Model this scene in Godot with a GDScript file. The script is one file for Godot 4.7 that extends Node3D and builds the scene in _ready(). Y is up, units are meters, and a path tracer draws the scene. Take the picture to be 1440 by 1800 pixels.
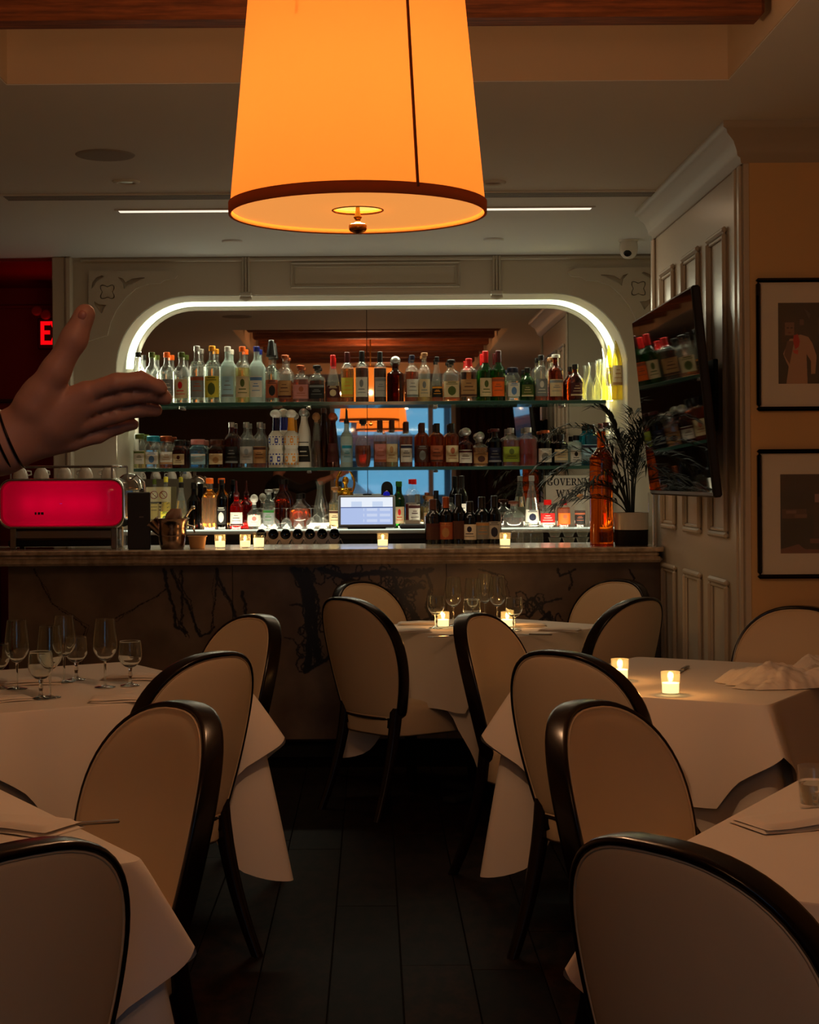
extends Node3D

# ---- measures: the lens, the eye, and the planes things stand on (metres) ----
const FOCAL = 2900.0
const VX = 655.0
const VY = 845.0
const EYE = 1.42
const ROLL = 0.0066
const CEIL = 2.81
const Z_ARCH = -10.2
const Z_MIRROR = -10.45
const Z_SHELF = -10.33
const SHELF_TOP = 1.91
const SHELF_MID = 1.505
const BACK_BAR = 1.13
const BAR_TOP = 1.078
const Z_BAR = -8.3
const TABLE = 0.76

var M = {}
var taken = {}
var shared = {}

# ---------------------------------------------------------------- helpers
func at(x, y, depth):
	var dx = x - VX
	var dy = y - VY
	var u = dx - ROLL * dy
	var v = dy + ROLL * dx
	return Vector3(u * depth / FOCAL, EYE - v * depth / FOCAL, -depth)

func numbered(called):
	if not taken.has(called):
		taken[called] = 0
		return called
	taken[called] += 1
	return "%s_%03d" % [called, taken[called]]

func tag(o, label = "", category = "", group = "", kind = ""):
	if label: o.set_meta("label", label)
	if category: o.set_meta("category", category)
	if group: o.set_meta("group", group)
	if kind: o.set_meta("kind", kind)
	return o

func thing(called, label, category, where = Vector3.ZERO, turn = 0.0, group = ""):
	var o = Node3D.new()
	o.name = numbered(called)
	add_child(o, true)
	o.position = where
	o.rotation.y = turn
	return tag(o, label, category, group)

func part(called, mesh, material, parent, where = Vector3.ZERO, turn = Vector3.ZERO):
	var o = MeshInstance3D.new()
	o.name = called if parent != self else numbered(called)
	o.mesh = mesh
	o.material_override = material
	o.position = where
	o.rotation = turn
	parent.add_child(o, true)
	return o

func struct(called, mesh = null, material = null, where = Vector3.ZERO):
	var o
	if mesh:
		o = part(called, mesh, material, self, where)
	else:
		o = Node3D.new()
		o.name = numbered(called)
		o.position = where
		add_child(o, true)
	o.set_meta("kind", "structure")
	return o

func again(o, where, turn, label, group = ""):
	var c = o.duplicate()
	c.name = numbered(String(o.name).rstrip("0123456789").rstrip("_"))
	add_child(c, true)
	c.position = where
	c.rotation.y = turn
	return tag(c, label, "", group)

# ---------------------------------------------------------------- meshes
class MB:
	var v = PackedVector3Array()
	var n = PackedVector3Array()
	var uv = PackedVector2Array()
	var ix = PackedInt32Array()
	func p(a, nn, t = Vector2.ZERO):
		v.append(a)
		n.append(nn)
		uv.append(t)
		return v.size() - 1
	func t3(a, b, c):            # corners counter-clockwise as seen from outside
		ix.append(a)
		ix.append(c)
		ix.append(b)
	func q4(a, b, c, d):
		t3(a, b, c)
		t3(a, c, d)
	func tri(a, b, c):
		var nn = (b - a).cross(c - a).normalized()
		t3(p(a, nn), p(b, nn), p(c, nn))
	func quad(a, b, c, d, w = 1.0, h = 1.0):
		var nn = (c - a).cross(d - b).normalized()
		q4(p(a, nn, Vector2(0, h)), p(b, nn, Vector2(w, h)), p(c, nn, Vector2(w, 0)), p(d, nn, Vector2(0, 0)))
	func facing(a, b, c, out):
		if (b - a).cross(c - a).dot(out) < 0: tri(a, c, b)
		else: tri(a, b, c)
	func grid(rows, closed = false, flip = false):     # rows of points, smooth
		var r = rows.size()
		var c = rows[0].size()
		var s = v.size()
		for i in r:
			for j in c:
				var jl = (j - 1 + c) % c if closed else max(j - 1, 0)
				var jr = (j + 1) % c if closed else min(j + 1, c - 1)
				var du = rows[i][jr] - rows[i][jl]
				var dv = rows[min(i + 1, r - 1)][j] - rows[max(i - 1, 0)][j]
				var nn = du.cross(dv)
				if nn.length_squared() < 1e-16:
					nn = (rows[min(i + 1, r - 1)][jr] - rows[min(i + 1, r - 1)][jl]).cross(rows[min(i + 1, r - 1)][j] - rows[i][j])
					if nn.length_squared() < 1e-16:
						nn = (rows[max(i - 1, 0)][jr] - rows[max(i - 1, 0)][jl]).cross(rows[i][j] - rows[max(i - 1, 0)][j])
				nn = nn.normalized()
				p(rows[i][j], -nn if flip else nn, Vector2(float(j) / c, float(i) / max(r - 1, 1)))
		for i in r - 1:
			for j in (c if closed else c - 1):
				var k = (j + 1) % c
				if flip: q4(s + i * c + j, s + (i + 1) * c + j, s + (i + 1) * c + k, s + i * c + k)
				else: q4(s + i * c + j, s + i * c + k, s + (i + 1) * c + k, s + (i + 1) * c + j)
	func box(c, s, b = 0.0):
		var h = s / 2.0
		b = min(b, min(h.x, min(h.y, h.z)) * 0.9)
		for ax in 3:
			var e1 = (ax + 1) % 3
			var e2 = (ax + 2) % 3
			for sg in [-1.0, 1.0]:
				var q = []
				for k in [[-1, -1], [1, -1], [1, 1], [-1, 1]]:
					var w = Vector3.ZERO
					w[ax] = sg * h[ax]
					w[e1] = k[0] * (h[e1] - b)
					w[e2] = k[1] * (h[e2] - b)
					q.append(c + w)
				if sg > 0: quad(q[0], q[1], q[2], q[3], s[e1], s[e2])
				else: quad(q[1], q[0], q[3], q[2], s[e1], s[e2])
		if b <= 0: return
		for ax in 3:
			var e1 = (ax + 1) % 3
			var e2 = (ax + 2) % 3
			for s1 in [-1.0, 1.0]:
				for s2 in [-1.0, 1.0]:
					var w = []
					for k in [-1.0, 1.0]:
						for f in 2:
							var a = Vector3.ZERO
							a[ax] = k * (h[ax] - b)
							a[e1] = s1 * (h[e1] - (0.0 if f == 0 else b))
							a[e2] = s2 * (h[e2] - (b if f == 0 else 0.0))
							w.append(c + a)
					var out = Vector3.ZERO
					out[e1] = s1
					out[e2] = s2
					facing(w[0], w[1], w[3], out)
					facing(w[0], w[3], w[2], out)
		for sx in [-1.0, 1.0]:
			for sy in [-1.0, 1.0]:
				for sz in [-1.0, 1.0]:
					var sg = Vector3(sx, sy, sz)
					var k = h - Vector3(b, b, b)
					facing(c + sg * Vector3(h.x, k.y, k.z), c + sg * Vector3(k.x, h.y, k.z), c + sg * Vector3(k.x, k.y, h.z), sg)
	func mesh():
		var a = []
		a.resize(Mesh.ARRAY_MAX)
		a[Mesh.ARRAY_VERTEX] = v
		a[Mesh.ARRAY_NORMAL] = n
		a[Mesh.ARRAY_TEX_UV] = uv
		a[Mesh.ARRAY_INDEX] = ix
		var m = ArrayMesh.new()
		m.add_surface_from_arrays(Mesh.PRIMITIVE_TRIANGLES, a)
		return m

func box(size, bevel = 0.0, centre = Vector3.ZERO):
	var b = MB.new()
	b.box(centre, size, bevel)
	return b.mesh()

func slab(lo, hi, bevel = 0.0):      # a box between two corners
	return box(hi - lo, bevel, (lo + hi) / 2.0)

func curve2(pts, per = 4):           # smooth run through profile points; a doubled point keeps its edge
	var out = PackedVector2Array()
	var k = pts.size()
	for i in k - 1:
		var a = pts[i]
		var b = pts[i + 1]
		out.append(a)
		if a.is_equal_approx(b): continue
		var p0 = pts[max(i - 1, 0)]
		var p3 = pts[min(i + 2, k - 1)]
		for j in range(1, per):
			out.append(a.cubic_interpolate(b, a if p0.is_equal_approx(a) else p0, b if p3.is_equal_approx(b) else p3, float(j) / per))
	out.append(pts[k - 1])
	return out

func lathe_into(b, prof, seg = 24, power = 2.0, squash = 1.0, a0 = 0.0, a1 = TAU):
	# prof: (radius, height) upwards; outside on the right
	var whole = a1 - a0 > TAU - 0.001
	var cols = seg if whole else seg + 1
	var s = b.v.size()
	var k = prof.size()
	for i in k:
		var pa = prof[max(i - 1, 0)]
		var pb = prof[min(i + 1, k - 1)]
		if i > 0 and prof[i - 1].is_equal_approx(prof[i]): pa = prof[i]
		elif i < k - 1 and prof[i + 1].is_equal_approx(prof[i]): pb = prof[i]
		var tg = (pb - pa).normalized()
		for j in cols:
			var a = a0 + (a1 - a0) * j / seg
			var cs = cos(a)
			var sn = sin(a)
			var f = 1.0
			var nx = cs
			var nz = sn
			if power > 2.01:
				f = pow(pow(absf(cs), power) + pow(absf(sn), power), -1.0 / power)
				nx = signf(cs) * pow(absf(cs), power - 1.0)
				nz = signf(sn) * pow(absf(sn), power - 1.0)
				var l = sqrt(nx * nx + nz * nz)
				nx /= l
				nz /= l
			var nn = Vector3(nx * tg.y, -tg.x, nz * tg.y / squash).normalized()
			b.p(Vector3(prof[i].x * cs * f, prof[i].y, prof[i].x * sn * f * squash), nn, Vector2(1.0 - float(j) / seg, 1.0 - float(i) / max(k - 1, 1)))
	for i in k - 1:
		if prof[i].is_equal_approx(prof[i + 1]): continue
		for j in seg:
			var jn = (j + 1) % cols if whole else j + 1
			b.q4(s + i * cols + j, s + (i + 1) * cols + j, s + (i + 1) * cols + jn, s + i * cols + jn)

func lathe(prof, seg = 24, power = 2.0, squash = 1.0):
	var b = MB.new()
	lathe_into(b, prof, seg, power, squash)
	return b.mesh()

func P2(list):                        # flat list of numbers to points
	var o = PackedVector2Array()
	for i in range(0, list.size(), 2):
		o.append(Vector2(list[i], list[i + 1]))
	return o

func tube_into(b, path, radius, seg = 8, closed = false):
	# radius: a number or an array along the path
	var k = path.size()
	var rows = []
	var side = Vector3.UP
	for i in k:
		var t = (path[(i + 1) % k] - path[(i - 1 + k) % k]) if closed else (path[min(i + 1, k - 1)] - path[max(i - 1, 0)])
		t = t.normalized()
		if i == 0: side = Vector3.UP if absf(t.y) < 0.9 else Vector3.RIGHT
		side = (side - t * side.dot(t)).normalized()
		var up = t.cross(side)
		var r = radius[i] if radius is Array else radius
		var row = PackedVector3Array()
		for j in seg:
			var a = TAU * j / seg
			row.append(path[i] + (side * cos(a) + up * sin(a)) * r)
		rows.append(row)
	if closed: rows.append(rows[0])
	b.grid(rows, true)
	if not closed:
		for e in [0, k - 1]:
			var c = path[e]
			for j in seg:
				b.facing(c, rows[e][j], rows[e][(j + 1) % seg], path[e] - path[1 if e == 0 else k - 2])

func tube(path, radius, seg = 8, closed = false):
	var b = MB.new()
	tube_into(b, path, radius, seg, closed)
	return b.mesh()

func extrude_into(b, poly, z0, z1):   # polygon in x,y; from z0 (back) to z1 (front)
	if Geometry2D.is_polygon_clockwise(poly):      # make it counter-clockwise with y up
		pass
	var pts = poly.duplicate()
	var area = 0.0
	for i in pts.size():
		var c = pts[(i + 1) % pts.size()]
		area += pts[i].x * c.y - c.x * pts[i].y
	if area < 0: pts.reverse()
	var tr = Geometry2D.triangulate_polygon(pts)
	for i in range(0, tr.size(), 3):
		var a = pts[tr[i]]
		var c = pts[tr[i + 1]]
		var d = pts[tr[i + 2]]
		b.facing(Vector3(a.x, a.y, z1), Vector3(c.x, c.y, z1), Vector3(d.x, d.y, z1), Vector3.BACK)
		b.facing(Vector3(a.x, a.y, z0), Vector3(c.x, c.y, z0), Vector3(d.x, d.y, z0), Vector3.FORWARD)
	for i in pts.size():
		var a = pts[i]
		var c = pts[(i + 1) % pts.size()]
		b.quad(Vector3(a.x, a.y, z0), Vector3(c.x, c.y, z0), Vector3(c.x, c.y, z1), Vector3(a.x, a.y, z1))

func extrude(poly, z0, z1):
	var b = MB.new()
	extrude_into(b, poly, z0, z1)
	return b.mesh()

func sweep_into(b, path, outs, ups, prof, closed = false):
	# a profile (out, up) carried along a path; outs and ups give its axes at each point
	var rows = []
	for i in path.size():
		var row = PackedVector3Array()
		for q in prof: row.append(path[i] + outs[i] * q.x + ups[i] * q.y)
		rows.append(row)
	if closed: rows.append(rows[0])
	b.grid(rows, false)

func frame_rect(b, x0, y0, x1, y1, w, d, z):    # a flat moulding round a rectangle that faces +z
	for s in [[x0, y0, x1, y0 + w], [x0, y1 - w, x1, y1], [x0, y0 + w, x0 + w, y1 - w], [x1 - w, y0 + w, x1, y1 - w]]:
		b.box(Vector3((s[0] + s[2]) / 2, (s[1] + s[3]) / 2, z + d / 2), Vector3(s[2] - s[0], s[3] - s[1], d), d * 0.45)

# ---------------------------------------------------------------- materials
func mat(color, rough = 0.6, metal = 0.0, more = {}):
	var m = StandardMaterial3D.new()
	m.albedo_color = color
	m.roughness = rough
	m.metallic = metal
	for k in more: m.set(k, more[k])
	return m

func glow(color, energy, base = Color(0.8, 0.8, 0.8)):
	return mat(base, 0.6, 0.0, {"emission_enabled": true, "emission": color, "emission_energy_multiplier": energy})

func pane(color, alpha, rough = 0.03):
	return mat(Color(color.r, color.g, color.b, alpha), rough, 0.0, {"transparency": BaseMaterial3D.TRANSPARENCY_ALPHA})

func liquid_mat(color, rough = 0.0, ior = 0.036, body = 0.0):
	return mat(Color(color.r, color.g, color.b, body), rough, 0.0, {"refraction_enabled": true, "refraction_scale": ior})

func tex(img):
	return ImageTexture.create_from_image(img)

func grain(w, h, base, dark, seed_, fx = 0.02, fy = 0.12):
	var img = Image.create_empty(w, h, false, Image.FORMAT_RGB8)
	var nz = FastNoiseLite.new()
	nz.seed = seed_
	nz.frequency = 1.0
	nz.fractal_octaves = 4
	for y in h:
		for x in w:
			var t = nz.get_noise_2d(x * fx, y * fy) * 0.9 + nz.get_noise_2d(x * fx * 3.0 + 90.0, y * fy * 5.0) * 0.45
			img.set_pixel(x, y, base.lerp(dark, clampf(0.5 + t, 0.0, 1.0)))
	return img

func weave(seed_, strength):
	var nt = NoiseTexture2D.new()
	var nz = FastNoiseLite.new()
	nz.seed = seed_
	nz.frequency = 0.18
	nt.noise = nz
	nt.width = 256
	nt.height = 256
	nt.seamless = true
	nt.as_normal_map = true
	nt.bump_strength = strength
	return nt

# drawing on small images (prints and screens only)
func fill_ellipse(img, cx, cy, rx, ry, col):
	for y in range(max(0, int(cy - ry)), min(img.get_height(), int(cy + ry) + 1)):
		for x in range(max(0, int(cx - rx)), min(img.get_width(), int(cx + rx) + 1)):
			if pow((x - cx) / rx, 2) + pow((y - cy) / ry, 2) <= 1.0: img.set_pixel(x, y, col)

func fill_poly(img, poly, col):
	var r = Rect2(poly[0], Vector2.ZERO)
	for q in poly: r = r.expand(q)
	for y in range(max(0, int(r.position.y)), min(img.get_height(), int(r.end.y) + 1)):
		for x in range(max(0, int(r.position.x)), min(img.get_width(), int(r.end.x) + 1)):
			if Geometry2D.is_point_in_polygon(Vector2(x, y), poly): img.set_pixel(x, y, col)

func lettering(words, height, depth, bold = true, family = "Droid Serif"):
	var f = SystemFont.new()
	f.font_names = PackedStringArray([family])
	f.font_weight = 700 if bold else 400
	var t = TextMesh.new()
	t.text = words
	t.font = f
	t.font_size = 32
	t.pixel_size = height / 23.0
	t.depth = depth
	t.curve_step = 2.0
	return t

func add_omni(called, where, color, energy, size = 0.02):
	var l = OmniLight3D.new()
	l.name = called
	l.position = where
	l.light_color = color
	l.light_energy = energy
	l.light_size = size
	l.omni_range = 14.0
	l.omni_attenuation = 2.0
	l.shadow_enabled = true
	add_child(l, true)
	return l

# ---------------------------------------------------------------- the scene, in order
func _ready():
	# camera: level, a little over the bar's height, lens shifted to the photograph's crop
	var cam = Camera3D.new()
	cam.name = "camera"
	cam.position = Vector3(0, EYE, 0)
	cam.rotation.z = -ROLL
	cam.projection = Camera3D.PROJECTION_FRUSTUM
	cam.keep_aspect = Camera3D.KEEP_HEIGHT
	cam.near = 0.05
	cam.far = 120.0
	cam.size = 1800.0 / FOCAL * cam.near
	cam.frustum_offset = Vector2(720.0 - VX, VY - 900.0) / FOCAL * cam.near
	add_child(cam)
	cam.make_current()
	# dusk outside, seen only through the street window behind the camera
	var env = Environment.new()
	env.background_mode = Environment.BG_COLOR
	env.background_color = Color(0.40, 0.70, 0.88)
	env.background_energy_multiplier = 1.2
	env.tonemap_mode = Environment.TONE_MAPPER_LINEAR
	env.tonemap_exposure = 1.0
	env.sdfgi_enabled = true
	env.ssao_enabled = true
	env.ssil_enabled = true
	var we = WorldEnvironment.new()
	we.name = "environment"
	we.environment = env
	add_child(we)
	make_materials()
	# the strips of light at the bar: just under the arch, and along the back bar's edge
	add_area("arch_light", Vector3(0, 2.525, -10.375), Vector2(2.3, 0.06), Vector3(0, -1, 0.3), Color(1.0, 0.98, 0.84), 1.3)
	add_area("arch_left_light", Vector3(-1.505, 1.95, -10.375), Vector2(0.06, 0.7), Vector3(1, -0.1, 0), Color(1.0, 1.0, 0.88), 0.3)
	add_area("arch_right_light", Vector3(1.505, 1.95, -10.375), Vector2(0.06, 0.7), Vector3(-1, -0.1, 0), Color(1.0, 1.0, 0.88), 0.3)
	add_area("back_bar_light", Vector3(0, 1.135, -9.93), Vector2(2.9, 0.02), Vector3(0, 0.8, -0.6), Color(1.0, 0.96, 0.84), 0.5)
	add_area("ceiling_slot_light", Vector3(-0.08, CEIL - 0.02, -8.42), Vector2(2.35, 0.03), Vector3(0, -1, 0), Color(1.0, 0.84, 0.66), 0.6)
	build_shell()
	build_ceiling()
	build_back_wall()
	build_side_walls()
	build_rear_room()
	build_bar()
	build_pendants()
	build_tables()
	build_chairs()
	build_table_settings()
	build_top_shelf()
	build_mid_shelf()
	build_back_bar()
	build_bar_top()
	build_fittings()
	build_pictures()
	build_person()

func add_area(called, where, size, towards, color, energy):
	var l = AreaLight3D.new()
	l.name = called
	l.position = where
	var d = towards.normalized()
	l.basis = Basis.looking_at(d, Vector3.RIGHT if absf(d.x) < 0.7 and size.x < size.y else (Vector3.BACK if absf(d.y) > 0.7 else Vector3.UP))
	l.area_size = size
	l.light_color = color
	l.light_energy = energy
	l.area_range = 14.0
	l.area_attenuation = 2.0
	l.shadow_enabled = true
	add_child(l, true)
	return l

func make_materials():
	M.white_paint = mat(Color(0.74, 0.71, 0.64), 0.35)
	M.wall_gloss = mat(Color(0.76, 0.72, 0.65), 0.32)
	M.ceiling_paint = mat(Color(0.84, 0.85, 0.85), 0.85)
	M.tray_paint = mat(Color(0.82, 0.74, 0.62), 0.8)
	M.crown_paint = mat(Color(0.66, 0.62, 0.55), 0.5)
	M.ochre = mat(Color(0.82, 0.68, 0.47), 0.75)
	M.red_wall = mat(Color(0.55, 0.13, 0.12), 0.7)
	M.dark_wall = mat(Color(0.30, 0.24, 0.2), 0.8)
	M.black = mat(Color(0.03, 0.028, 0.026), 0.45)
	M.matte_black = mat(Color(0.025, 0.023, 0.022), 0.8)
	M.gloss_black = mat(Color(0.012, 0.012, 0.013), 0.025)
	M.chrome = mat(Color(0.75, 0.73, 0.7), 0.16, 1.0)
	M.steel = mat(Color(0.6, 0.57, 0.53), 0.3, 1.0)
	M.copper = mat(Color(0.66, 0.56, 0.5), 0.2, 1.0)
	M.brass = mat(Color(0.72, 0.5, 0.2), 0.3, 1.0)
	M.gold = mat(Color(0.95, 0.72, 0.22), 0.2, 1.0)
	M.mirror = mat(Color(0.86, 0.84, 0.82), 0.015, 1.0)
	M.glass = pane(Color(0.95, 1, 0.97), 0.03)
	M.clear = pane(Color(0.92, 1.0, 0.96), 0.045)
	M.dish = pane(Color(0.8, 0.9, 0.85), 0.13)
	M.crystal = mat(Color(0.97, 0.99, 0.98, 0.0), 0.0, 0.0, {"refraction_enabled": true, "refraction_scale": 0.048})
	M.tumbler = pane(Color(0.9, 0.97, 0.94), 0.035)
	M.clear_thick = pane(Color(0.85, 0.95, 0.9), 0.05)
	M.frost = mat(Color(0.8, 0.9, 0.88, 0.62), 0.4, 0.0, {"transparency": BaseMaterial3D.TRANSPARENCY_ALPHA})
	M.shelf_glass = pane(Color(0.55, 0.75, 0.68), 0.16)
	M.shelf_edge = mat(Color(0.2, 0.32, 0.28), 0.1)
	M.ceramic = mat(Color(0.85, 0.84, 0.8), 0.25)
	M.paper = mat(Color(0.86, 0.84, 0.78), 0.8)
	M.grout = mat(Color(0.02, 0.016, 0.012), 0.9)
	# woods
	var img = grain(512, 128, Color(0.28, 0.17, 0.105), Color(0.13, 0.072, 0.043), 4, 0.014, 0.12)
	M.planks = []
	for k in 4:
		var c = [0.52, 0.62, 0.44, 0.56][k]
		M.planks.append(mat(Color(c, c * 0.96, c * 0.92), 0.7, 0.0, {"albedo_texture": tex(img), "metallic_specular": 0.2}))
	M.beam = mat(Color(0.95, 0.80, 0.66), 0.6, 0.0, {"albedo_texture": tex(grain(512, 128, Color(0.62, 0.42, 0.27), Color(0.40, 0.25, 0.15), 9, 0.012, 0.16)), "uv1_triplanar": true, "uv1_scale": Vector3(0.5, 2.5, 2.5)})
	M.mahogany = mat(Color(0.075, 0.028, 0.02), 0.24, 0.0, {"metallic_specular": 0.42})
	# cloths
	var wv = weave(3, 1.2)
	M.leather = mat(Color(0.83, 0.74, 0.61), 0.55, 0.0, {"normal_enabled": true, "normal_texture": wv, "normal_scale": 0.12, "uv1_triplanar": true, "uv1_scale": Vector3(5, 5, 5)})
	M.linen = mat(Color(0.88, 0.84, 0.79), 0.85, 0.0, {"normal_enabled": true, "normal_texture": wv, "normal_scale": 0.15, "uv1_triplanar": true, "uv1_scale": Vector3(7, 7, 7)})
	M.napkin = mat(Color(0.87, 0.83, 0.78), 0.85)
	M.shade = mat(Color(0.95, 0.74, 0.45), 0.85, 0.0, {"emission_enabled": true, "emission": Color(1.0, 0.565, 0.19), "emission_energy_multiplier": 0.60, "backlight_enabled": true, "backlight": Color(0.5, 0.42, 0.28)})
	M.diffuser = mat(Color(0.9, 0.75, 0.5), 0.8, 0.0, {"emission_enabled": true, "emission": Color(1.0, 0.63, 0.30), "emission_energy_multiplier": 0.80})
	M.shade_glow = glow(Color(1.0, 0.86, 0.44), 1.0)
	M.shade_trim = mat(Color(0.50, 0.29, 0.15), 0.8, 0.0, {"backlight_enabled": true, "backlight": Color(0.35, 0.2, 0.1)})
	M.led = glow(Color(0.94, 1.0, 0.86), 1.25)
	M.led_warm = glow(Color(1.0, 0.93, 0.84), 1.1)
	M.flame = glow(Color(1.0, 0.80, 0.42), 4.0)
	M.wax = mat(Color(0.95, 0.9, 0.8), 0.5, 0.0, {"emission_enabled": true, "emission": Color(1.0, 0.88, 0.60), "emission_energy_multiplier": 1.5})
	M.red_glow = glow(Color(1.0, 0.02, 0.06), 0.9, Color(0.4, 0.02, 0.03))
	M.leaf = mat(Color(0.05, 0.10, 0.04), 0.6)
	M.marble_top = mat(Color(0.72, 0.68, 0.62), 0.12)

# ---------------------------------------------------------------- the room
func build_shell():
	# floor: boards along the room, each its own
	var fl = struct("floor", slab(Vector3(-3.6, -0.12, -11.9), Vector3(2.8, -0.012, 2.2)), M.grout)
	var rng = RandomNumberGenerator.new()
	rng.seed = 11
	var lens_ = [1.8, 2.4, 3.0]
	var boards = []
	for l in lens_: boards.append(box(Vector3(0.2025, 0.02, l - 0.002), 0.002))
	var x = -3.3
	while x < 2.5:
		var z = 2.1 - rng.randf() * 1.2
		while z > -8.9:
			var k = rng.randi() % 3
			if absf(x) < 1.9 or z < -2.0:
				var b = part("plank", boards[k], M.planks[rng.randi() % 4], fl, Vector3(x, -0.011 + rng.randf() * 0.0012, z - lens_[k] / 2))
				b.rotation.z = rng.randf_range(-0.002, 0.002)
			z -= lens_[k]
		x += 0.2045

func build_ceiling():
	# low ceiling over the bar and the sides, open tray with timber beams over the dining area
	var tx0 = -1.27
	var tx1 = 1.253
	var tz = -5.76
	struct("ceiling", slab(Vector3(-3.6, CEIL, -11.9), Vector3(2.8, CEIL + 0.1, tz)), M.ceiling_paint)
	struct("ceiling", slab(Vector3(tx1, CEIL, tz), Vector3(2.8, CEIL + 0.1, 2.4)), M.ceiling_paint)
	struct("ceiling", slab(Vector3(-3.6, CEIL, tz), Vector3(tx0, CEIL + 0.1, 2.4)), M.ceiling_paint)
	struct("ceiling", slab(Vector3(tx0, CEIL, 0.6), Vector3(tx1, CEIL + 0.1, 2.4)), M.ceiling_paint)
	var tray = struct("trim_1", slab(Vector3(tx0, CEIL + 0.003, tz - 0.1), Vector3(tx1, 3.14, tz + 0.004)), M.tray_paint)
	part("tray_side", slab(Vector3(tx1 - 0.004, CEIL + 0.003, tz - 0.1), Vector3(tx1 + 0.1, 3.14, 0.7)), M.tray_paint, tray)
	part("tray_side", slab(Vector3(tx0 - 0.1, CEIL + 0.003, tz - 0.1), Vector3(tx0 + 0.004, 3.14, 0.7)), M.tray_paint, tray)
	part("tray_end", slab(Vector3(tx0, CEIL + 0.003, 0.596), Vector3(tx1, 3.14, 0.7)), M.tray_paint, tray)
	part("tray_top", slab(Vector3(tx0 - 0.1, 3.14, tz - 0.1), Vector3(tx1 + 0.1, 3.24, 0.7)), M.tray_paint, tray)
	var beam = box(Vector3(2.40, 0.17, 0.12), 0.012)
	var says = ["long timber ceiling beam right in front of the low ceiling over the bar", "timber ceiling beam second from the bar, above the hanging lamp", "timber ceiling beam third from the bar", "timber ceiling beam fourth from the bar", "timber ceiling beam fifth from the bar", "timber ceiling beam sixth from the bar, over the camera"]
	for k in 6:
		var o = part("ceiling_beam", beam, M.beam, self, Vector3(0.02, 2.847 + 0.085, -5.14 + 0.84 * k))
		tag(o, says[k], "beam", "timber beams in the ceiling tray")
	# slot diffuser and the line of light
	var vent = thing("air_vent", "long dark slotted air vent running across the white ceiling", "vent", Vector3(-0.2, CEIL, -8.0))
	part("frame", box(Vector3(3.2, 0.012, 0.14), 0.003), M.ceiling_paint, vent, Vector3(0, -0.004, 0))
	for k in 4:
		part("slot", box(Vector3(3.14, 0.004, 0.018), 0.0), M.matte_black, vent, Vector3(0, -0.0085, -0.05 + 0.033 * k))
	var ln = thing("ceiling_light", "thin glowing linear light recessed in the ceiling behind the lamp shade", "light", Vector3(-0.08, CEIL, -8.42))
	part("housing", box(Vector3(2.45, 0.01, 0.06), 0.003), M.ceiling_paint, ln, Vector3(0, -0.003, 0))
	part("diffuser", box(Vector3(2.41, 0.012, 0.042), 0.003), M.led_warm, ln, Vector3(0, -0.006, 0))
	# discs in the ceiling
	var sp = thing("ceiling_speaker", "wide flat round speaker grille flush in the ceiling, left of the lamp", "speaker", at(185, 275, 7.0) * Vector3(1, 0, 1) + Vector3(0, CEIL, 0))
	part("grille", lathe(P2([0, -0.007, 0.10, -0.007, 0.122, -0.004, 0.126, 0.0]), 32), mat(Color(0.62, 0.61, 0.6), 0.9), sp)
	var dl = null
	for d in [[222, 316, 7.62, "round recessed downlight with a raised rim, behind the wide ceiling speaker"], [866, 308, 7.7, "round recessed downlight half hidden behind the lamp shade's right edge"]]:
		var p = at(d[0], d[1], d[2]) * Vector3(1, 0, 1) + Vector3(0, CEIL, 0)
		if dl == null:
			dl = thing("downlight", d[3], "light", p, 0.0, "recessed downlights")
			part("rim", lathe(P2([0.036, 0.0, 0.038, -0.008, 0.05, -0.011, 0.062, -0.006, 0.064, 0.0]), 28), M.ceiling_paint, dl)
			part("lens", lathe(P2([0, -0.004, 0.036, -0.004]), 20), M.steel, dl)
		else: again(dl, p, 0.0, d[3], "recessed downlights")
	var pk = null
	for d in [[408, 421, 9.52, "small flat round cover on the ceiling left of the lamp's brass finial"], [868, 417, 9.52, "small flat round cover on the ceiling below the lamp shade's right edge"]]:
		var p = at(d[0], d[1], d[2]) * Vector3(1, 0, 1) + Vector3(0, CEIL, 0)
		if pk == null:
			pk = thing("ceiling_cover", d[3], "cover", p, 0.0, "small ceiling covers")
			part("plate", lathe(P2([0, -0.012, 0.05, -0.012, 0.058, -0.008, 0.06, 0.0]), 28), M.ceiling_paint, pk)
		else: again(pk, p, 0.0, d[3], "small ceiling covers")
	var cp = at(1105, 426, 9.6) * Vector3(1, 0, 1) + Vector3(0, CEIL, 0)
	var sc = thing("security_camera", "white dome security camera under the ceiling at the right end of the bar", "camera", cp)
	part("base", lathe(P2([0.045, -0.012, 0.055, -0.010, 0.058, 0.0]), 28), M.ceramic, sc)
	part("body", lathe(curve2(P2([0, -0.11, 0.025, -0.105, 0.045, -0.085, 0.054, -0.055, 0.052, -0.02, 0.047, -0.008])), 28), M.ceramic, sc)
	var eye = part("lens", lathe(curve2(P2([0, 0.014, 0.012, 0.011, 0.02, 0.004, 0.024, -0.004])), 20), M.gloss_black, sc, Vector3(-0.012, -0.078, 0.042))
	eye.rotation = Vector3(1.25, 0, 0.2)

func arch_line(hw, top, radius, foot):          # outline of the arch, left foot to right foot
	var o = PackedVector2Array()
	o.append(Vector2(-hw, foot))
	for k in 15:
		var a = PI - PI / 2 * k / 14.0
		o.append(Vector2(-hw + radius + cos(a) * radius, top - radius + sin(a) * radius))
	for k in 15:
		var a = PI / 2 - PI / 2 * k / 14.0
		o.append(Vector2(hw - radius + cos(a) * radius, top - radius + sin(a) * radius))
	o.append(Vector2(hw, foot))
	return o

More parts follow.
